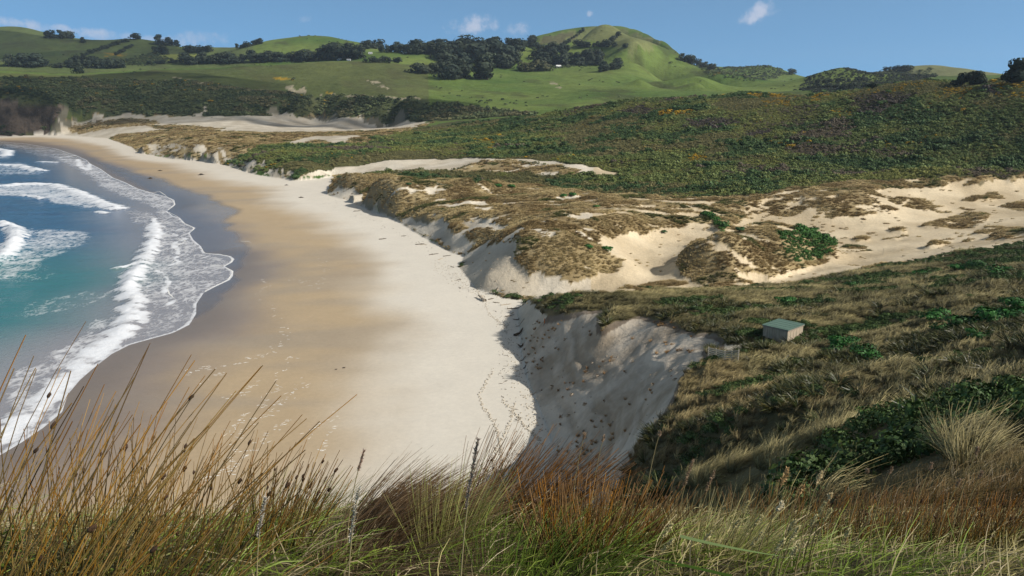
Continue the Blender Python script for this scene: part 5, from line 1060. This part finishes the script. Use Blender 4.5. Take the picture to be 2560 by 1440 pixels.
for (u, v, s) in ((1795, 885, 1.2), (1870, 855, 1.3), (1840, 840, 1.2), (1855, 885, 1.0), (1880, 900, 1.0), (1815, 830, 1.3), (1780, 820, 1.3), (1740, 812, 1.2), (2030, 845, 1.2), (1900, 900, .9)):
    plant('flax_bush', flax(90), (.075, .07, .026), u, v, s, 'spiky olive flax bush growing around the hut and the timber fence', 'flax', gp, M_FLAX1, 1.0)
gp = 'flax bushes on the slope below the lookout'
for (u, v, s) in ((1640, 1120, 1.1), (1690, 1110, 1.2), (1620, 1090, 1.0), (2080, 1000, 1.3), (2150, 990, 1.3), (2060, 1060, 1.2), (2180, 1060, 1.3), (2300, 1040, 1.2), (2390, 1000, 1.2), (2000, 1020, 1.1), (1900, 960, 1.1), (1960, 1080, 1.0), (2330, 940, 1.2), (2150, 920, 1.2), (2100, 960, 1.1)):
    plant('flax_bush', flax(90), (.060, .075, .024), u, v, s, 'dark green flax bush with stiff leaves on the slope between lookout and hut', 'flax', gp, M_FLAX1, 1.0)

# ------------------------------------------------------------------ clumps at the lookout
def near(u, d):
    a, _ = ray(u, 1350); x, y = d * math.sin(a), d * math.cos(a); return np.array([x, y, ground_z(x, y)])
def clump(name, u, d, n, spread, L, wid, lean, fan, ca, cb, label, cat, part='blades', sides=0, heads=0, orange=0.0, bendk=.25, taper=.2, up=1.0):
    b = near(u, d); r = empty(name, b); tag(r, label, cat)
    th = rnd(n) * 6.283; rr = spread * np.sqrt(rnd(n)); bx, by = np.cos(th) * rr, np.sin(th) * rr
    bz = np.array([ground_z(b[0] + p, b[1] + q) for p, q in zip(bx, by)]) - b[2] - .03
    d0 = nrm(np.c_[lean[0] + np.cos(th) * fan * rr / spread + RNG.normal(0, .10 if sides == 0 else .17, n), lean[1] + np.sin(th) * fan * rr / spread + RNG.normal(0, .10, n), up * np.ones(n)])
    ln = lerp(L[0], L[1], rnd(n) ** .8); bend = np.c_[bendk * (.3 + rnd(n)) * np.sign(lean[0] + .01), RNG.normal(0, .06, n), -bendk * .7 * rnd(n)]
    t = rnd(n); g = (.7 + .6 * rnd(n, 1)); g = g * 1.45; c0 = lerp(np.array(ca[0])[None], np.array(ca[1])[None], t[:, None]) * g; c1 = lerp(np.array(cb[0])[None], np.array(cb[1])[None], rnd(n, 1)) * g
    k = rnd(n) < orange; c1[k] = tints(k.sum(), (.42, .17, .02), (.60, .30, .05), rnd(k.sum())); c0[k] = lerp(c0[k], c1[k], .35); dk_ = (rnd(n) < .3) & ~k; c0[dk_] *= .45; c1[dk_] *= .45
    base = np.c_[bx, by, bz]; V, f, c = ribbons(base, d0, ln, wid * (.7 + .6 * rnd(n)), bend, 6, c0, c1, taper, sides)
    m = link(bpy.data.objects.new(part, make_mesh(part, V, f, [M_NEAR], c, True)), r); tag(m, kind='stuff')
    if heads:
        B = []
        for i in RNG.choice(n, heads, False):
            tt = .80 + .12 * rnd(); p = base[i] + d0[i] * ln[i] * tt + bend[i] * ln[i] * tt ** 2; ax = nrm(d0[i] + 2 * bend[i] * tt); s = .0032 + .0025 * rnd()
            B.append(tube_block([p - ax * s * 2, p - ax * s, p, p + ax * s * 1.2, p + ax * s * 2.6], np.array([.2, .9, 1.0, .7, .15]) * s, 6, np.array([.10, .055, .03]) * (.6 + .8 * rnd())))
            q = p + np.array([s, 0, s * .5]); B.append(tube_block([q - ax * s, q, q + ax * s * 1.3], np.array([.2, .75, .1]) * s, 5, (.12, .07, .04)))
        h = link(bpy.data.objects.new('seed_heads', make_mesh('seed_heads', *join(*B)[:2], [M_NEAR], join(*B)[2], True)), r); tag(h, kind='stuff')
    return r
OL = ((.075, .085, .016), (.16, .165, .035)); BR = ((.26, .14, .05), (.48, .30, .11)); DKB = ((.10, .06, .03), (.19, .115, .055))
RT = dict(part='stems', sides=3, taper=.55)
clump('rush_clump', -60, 2.0, 140, .28, (.48, .88), .0042, (.50, .1), .35, OL, BR, 'rush clump leaning in from the left edge of the photo over the sea', 'rush', heads=12, orange=.20, bendk=.12, **RT)
clump('rush_clump', 110, 2.25, 160, .30, (.28, .58), .0038, (.12, .1), .40, OL, BR, 'tall olive rush clump in the left corner, bending right across the surf', 'rush', heads=12, orange=.20, bendk=.10, **RT)
clump('rush_clump', 330, 2.4, 140, .28, (.24, .50), .0036, (.10, .1), .40, OL, BR, 'dense upright rush clump with orange stems left of the brown tussock', 'rush', heads=12, orange=.22, bendk=.08, **RT)
clump('rush_clump', 520, 2.7, 95, .26, (.20, .48), .0036, (.12, .1), .35, OL, BR, 'thin rush clump standing against the grey wet sand', 'rush', heads=12, orange=.20, bendk=.08, **RT)
clump('rush_clump', 700, 2.8, 60, .10, (.22, .44), .0046, (.26, .05), .22, OL, ((.17, .09, .03), (.30, .17, .06)), 'small tilted rush tuft just left of the brown tussock', 'rush', heads=9, orange=.16, bendk=.08, **RT)
clump('brown_tussock', 925, 3.0, 1500, .17, (.24, .50), .0042, (.80, .25), .30, ((.05, .03, .015), (.10, .06, .03)), ((.14, .085, .042), (.27, .18, .10)), 'dense brown tussock combed to the right by the wind', 'tussock', bendk=.30, up=.85)
clump('brown_tussock', 950, 2.7, 700, .24, (.18, .42), .0028, (.45, -.3), .9, ((.09, .06, .035), (.17, .11, .06)), ((.26, .18, .10), (.42, .31, .19)), 'dead tangled brown skirt below the combed tussock', 'tussock', bendk=.5)
clump('green_tuft', 1110, 2.8, 260, .10, (.20, .44), .0034, (.10, 0), .42, ((.10, .13, .02), (.18, .20, .035)), ((.30, .32, .09), (.50, .47, .20)), 'upright yellow-green grass tuft right of the brown tussock', 'grass tuft', bendk=.12)
clump('rush_clump', 1250, 3.5, 520, .24, (.28, .60), .0034, (.50, .15), .30, ((.06, .045, .015), (.12, .075, .03)), ((.15, .08, .035), (.30, .17, .08)), 'dark brown rush clump leaning right in front of the pale sand', 'rush', heads=9, orange=.20, bendk=.18, **RT)
clump('rush_clump', 1470, 2.8, 460, .24, (.16, .38), .0036, (.06, .05), .48, ((.06, .065, .014), (.12, .11, .03)), ((.22, .12, .05), (.40, .25, .12)), 'large upright fan of orange-brown rushes in front of the shaded scarp', 'rush', heads=10, orange=.20, bendk=.06, **RT)
clump('rush_clump', 1610, 3.2, 200, .24, (.14, .32), .0034, (.16, .05), .40, OL, ((.20, .12, .05), (.36, .24, .12)), 'brown rush clump just right of the large orange rush fan', 'rush', heads=14, orange=.14, bendk=.08, **RT)
clump('straw_tussock', 1810, 2.9, 420, .17, (.16, .32), .0030, (.15, .05), .75, ((.13, .16, .03), (.22, .24, .06)), ((.42, .38, .17), (.62, .54, .30)), 'pale straw-coloured tussock fanning out before the dark flax slope', 'tussock', bendk=.22)
clump('straw_tussock', 1340, 2.5, 380, .26, (.14, .32), .0040, (.15, 0), .7, ((.05, .10, .012), (.09, .15, .02)), ((.12, .20, .03), (.24, .30, .06)), 'bright green grass tuft at the foot of the orange rush fan', 'grass tuft', bendk=.30)
clump('green_tuft', 760, 3.9, 420, .30, (.14, .36), .0036, (.22, 0), .6, ((.11, .12, .03), (.18, .17, .05)), ((.32, .31, .12), (.50, .44, .22)), 'soft pale green grass tuft behind the small rush tuft', 'grass tuft', bendk=.35)
for (u, d, n, sp, L, lab) in ((2080, 4.3, 160, .35, (.12, .26), 'sparse brown rush clump behind the cream seed heads'), (2270, 4.0, 280, .40, (.14, .33), 'orange-brown rush clump right of the cream seed heads'), (2430, 4.6, 280, .45, (.14, .32), 'brown rush clump near the right corner of the lookout'), (2550, 4.0, 190, .35, (.14, .32), 'dull red-brown rush clump cut by the right edge'), (1960, 5.2, 220, .40, (.16, .32), 'low brown rush clump on the brow above the flax slope'), (2330, 7.2, 420, .9, (.14, .30), 'wide russet rush patch on the hillside beyond the right corner'), (2540, 8.4, 420, 1.0, (.14, .30), 'russet rush patch high on the right edge hillside')):
    clump('rush_clump', u, d, n, sp, L, .0036, (.12, .05), .30, OL, ((.17, .09, .04), (.33, .20, .10)), lab, 'rush', heads=12, orange=.14, bendk=.10, **RT)

M_SEED = mat_plant('seed_heads', .8, .2, False, .2)
def seed_stem(u, v, d, hl, wide, c, label, group, lean=(.04, 0)):
    a, s = ray(u, v); top = np.array([d * math.sin(a), d * math.cos(a), CAMZ + d * float(s)]); bx, by = top[0] - .03 - lean[0] * .5, top[1] + .02; bot = np.array([bx, by, ground_z(bx, by) - .05])
    r = empty('seed_grass', bot); tag(r, label, 'grass stem', group)
    mid = (top + bot) / 2 + np.array([-.03, 0, .04]); t = np.linspace(0, 1, 9)[:, None]; pts = (1 - t) ** 2 * bot + 2 * t * (1 - t) * mid + t ** 2 * top - bot
    V, f, cc = tube_block(pts, np.linspace(.0026, .0012, 9), 5, (.36, .30, .15)); link(bpy.data.objects.new('stem', make_mesh('stem', V, f, [M_SEED], cc, True)), r)
    ax = nrm(pts[-1] - pts[-2]); n = int(90 + 1500 * hl); cen = []; tt = rnd(n); prof = np.sin(np.clip(tt, .03, .97) * math.pi) ** .7 * (1 - .35 * tt); lump = .6 + .6 * np.abs(np.sin(tt * 17 + u))
    cen = (pts[-1] - bot * 0)[None] - ax[None] * (hl * (1 - tt))[:, None] + (nrm(rnd(n, 3) - .5)) * (wide * prof * lump * rnd(n) ** .5)[:, None]
    n_ = n; d0 = nrm(.8 * ax[None] + 1.4 * (rnd(n, 3) - .5)); g = 1.1 + .5 * rnd(n, 1); V, f, cc = ribbons(cen, d0, .006 + .006 * rnd(n), .003 + .0015 * rnd(n), np.zeros((n, 3)), 2, g * np.array([c]) * .85, g * np.array([c]), .2)
    link(bpy.data.objects.new('seed_head', make_mesh('seed_head', V, f, [M_SEED], cc, False)), r)
cream, tan = (.62, .52, .32), (.46, .32, .16)
seed_stem(1970, 1172, 2.9, .075, .016, tan, 'tall tan plume seed head, leftmost of the tall cream plumes', None); seed_stem(2055, 1180, 2.9, .055, .011, cream, 'tall slim cream plume seed head right of the tan plume', None); seed_stem(2008, 1216, 2.8, .035, .010, tan, 'short brownish plume seed head between the two tall plumes', None); seed_stem(1957, 1255, 2.6, .04, .009, (.7, .63, .45), 'white bent seed head below the tan plume', None, (.10, 0)); seed_stem(2078, 1236, 2.7, .022, .009, cream, 'small cream tuft seed head at the right of the tall plumes', None)
gp = 'knobbly cream seed heads in the right grass'
for (u, v, d, h) in ((2062, 1258, 2.7, .055), (2078, 1275, 2.7, .05), (2042, 1290, 2.6, .04), (1905, 1332, 2.5, .06), (1998, 1318, 2.5, .06), (2125, 1325, 2.5, .03), (1990, 1300, 2.6, .05), (1680, 1312, 2.5, .06), (1872, 1255, 2.8, .05), (1850, 1300, 2.7, .04), (1780, 1330, 2.5, .05), (1682, 1350, 2.4, .06), (1960, 1350, 2.4, .05), (2000, 1360, 2.4, .05), (1905, 1290, 2.7, .05)):
    seed_stem(u, v, d, h, .007, (.55, .50, .28), 'knobbly cream seed head on a thin stem among the right-hand straw grass', gp)
gp = 'thin brown seed spikes above the flax slope'
for (u, v, d, h) in ((1733, 1150, 3.0, .12), (1786, 1178, 3.0, .09), (1462, 1085, 3.2, .03), (1510, 1090, 3.3, .03), (1650, 1080, 3.0, .02), (2230, 1170, 3.2, .03), (2445, 1120, 3.4, .03), (2170, 1175, 3.2, .02), (2330, 1160, 3.4, .03), (2455, 1180, 3.4, .03), (2400, 1200, 3.2, .03)):
    seed_stem(u, v, d, h, .004, (.34, .25, .17), 'thin brown seed spike rising from the grass before the flax slope', gp)
def dead_stalk(u0, v0, u1, v1, d, w0, label, c):
    pts = []
    for i in range(9):
        t = i / 8; a, s = ray(lerp(u0, u1, t) + 2 * math.sin(t * 4), lerp(v0, v1, t)); dd = d * lerp(.93, 1.0, t); pts.append((dd * math.sin(a), dd * math.cos(a), CAMZ + dd * float(s)))
    x, y, _ = pts[0]; pts.insert(0, (x, y, ground_z(x, y) - .04)); n = len(pts)
    V, f, cc = tube_block(pts, np.linspace(w0 * .8, w0 * .4, n) * (.85 + .3 * rnd(n)), 6, np.array(c) * .55); cc = cc * (.7 + .6 * rnd(len(cc), 1)); o = link(bpy.data.objects.new('dead_stalk', make_mesh('dead_stalk', V, f, [M_SEED], cc, True))); tag(o, label, 'dead stalk')
seed_stem(1195, 1098, 1.9, .20, .0016, (.24, .19, .16), 'tall mauve-grey seed stalk standing right of the yellow-green tuft', None, (.06, 0)); seed_stem(897, 1222, 1.9, .16, .0013, (.42, .38, .31), 'whitish dry seed stalk in front of the brown tussock', None); seed_stem(910, 1128, 2.6, .08, .0025, (.36, .26, .20), 'drooping brown seed spike above the brown tussock', None, (.12, 0)); seed_stem(662, 1245, 2.0, .12, .0012, (.42, .38, .32), 'whitish dry seed stalk among the left rushes', None)
def broad_leaf(u0, v0, u1, v1, d, wd, c, label, sag=.03):
    a0, s0 = ray(u0, v0); a1, s1 = ray(u1, v1); p = np.array([d * math.sin(a0), d * math.cos(a0), CAMZ + d * float(s0)]); q = np.array([d * 1.04 * math.sin(a1), d * 1.04 * math.cos(a1), CAMZ + d * 1.04 * float(s1)])
    V, f, cc = ribbons(p[None], nrm(q - p)[None], np.array([np.linalg.norm(q - p)]), np.array([wd]), np.array([[0, 0, -sag * 3]]), 10, np.array([c]) * .7, np.array([c]), .1); V = np.concatenate([V, V + [0, .0006, -.0006]]); k = len(cc); f = np.concatenate([f, f[:, ::-1] + k])
    o = link(bpy.data.objects.new('grass_leaf', make_mesh('grass_leaf', V, f, [M_NEAR], np.concatenate([cc, cc]), True))); tag(o, label, 'grass leaf')
broad_leaf(1700, 1340, 1955, 1405, 2.1, .009, (.16, .26, .05), 'long broad green grass leaf lying across the straw tussock', -.02); broad_leaf(2120, 1440, 2215, 1362, 2.1, .007, (.30, .32, .16), 'broad pale grass leaf arching at the foot of the right rushes', .05); broad_leaf(1830, 1440, 1560, 1380, 2.0, .008, (.13, .24, .03), 'broad green leaf pointing left below the orange rush fan', .0)

# ------------------------------------------------------------------ drifting clouds over the valley, above and outside the view
M_CLOUD = NT('cloud_vapour')
def cloud_mat():
    d = M_CLOUD.n('ShaderNodeBsdfDiffuse'); d.inputs['Color'].default_value = (.9, .9, .92, 1); tl = M_CLOUD.n('ShaderNodeBsdfTranslucent'); tl.inputs['Color'].default_value = (.9, .9, .92, 1); tr = M_CLOUD.n('ShaderNodeBsdfTransparent')
    a, b = M_CLOUD.n('ShaderNodeMixShader'), M_CLOUD.n('ShaderNodeMixShader'); a.inputs[0].default_value = .5; b.inputs[0].default_value = .45
    M_CLOUD.l(d.outputs[0], a.inputs[1]); M_CLOUD.l(tl.outputs[0], a.inputs[2]); M_CLOUD.l(a.outputs[0], b.inputs[1]); M_CLOUD.l(tr.outputs[0], b.inputs[2]); M_CLOUD.l(b.outputs[0], M_CLOUD.out.inputs['Surface'])
cloud_mat()
def cloud(outline, alt, label):
    """a flat-bottomed cumulus whose shadow covers the given patch of ground (photo pixels of its outline)"""
    g = np.array([hit(u, v) for u, v in outline]); t = (alt - g[:, 2]) / sun_dir.z; c = g[:, :2] + t[:, None] * np.array([[sun_dir.x, sun_dir.y]])
    c0 = c.mean(0); n = 96; ang = np.arctan2(*(c - c0).T[::-1]); o = np.argsort(ang); c = c[o]
    per = np.array(densify([tuple(p) for p in c], 30)); rings = 9; V = []
    for i in range(rings):
        q = i / (rings - 1); sc = math.cos(q * math.pi / 2) ** .7; p = c0 + (per - c0) * sc; h = 120 * math.sin(q * math.pi / 2)
        p = p + np.c_[fbm(p[:, 0] / 120, p[:, 1] / 120 + q, 120, 4), fbm(p[:, 0] / 120 + 9, p[:, 1] / 120 + q, 121, 4)] * 90 * sc; V.append(np.c_[p, np.full(len(p), alt + h) + 40 * fbm(p[:, 0] / 90, p[:, 1] / 90, 122, 3) * (q > 0)])
    m = len(per); i = np.arange(rings * m).reshape(rings, m); nx = np.roll(i, -1, axis=1); f = np.stack([i[:-1], nx[:-1], nx[1:], i[1:]], -1).reshape(-1, 4)
    o = link(bpy.data.objects.new('cloud', make_mesh('cloud', np.concatenate(V), f, [M_CLOUD.m], None, True))); tag(o, kind='structure')
cloud([(-250, 215), (150, 205), (450, 195), (700, 205), (980, 240), (1200, 265), (1290, 282), (1060, 303), (760, 288), (480, 292), (170, 310), (-250, 330)], 800, '')
cloud([(-250, 100), (50, 80), (250, 105), (400, 105), (500, 128), (420, 158), (150, 158), (-250, 158)], 1150, '')

# ------------------------------------------------------------------ thin sea haze
def haze():
    o = solid('haze', box_block(0, 2625, 160, 9700, 5500, 340), None); o.data.materials.clear(); m = bpy.data.materials.new('haze_air'); m.use_nodes = True; nt = m.node_tree; nt.nodes.clear()
    out = nt.nodes.new('ShaderNodeOutputMaterial'); v = nt.nodes.new('ShaderNodeVolumePrincipled'); v.inputs['Color'].default_value = (.70, .84, 1.0, 1); v.inputs['Density'].default_value = 5.5e-5; v.inputs['Anisotropy'].default_value = .2
    nt.links.new(v.outputs[0], out.inputs['Volume']); o.data.materials.append(m); tag(o, kind='stuff')
haze()
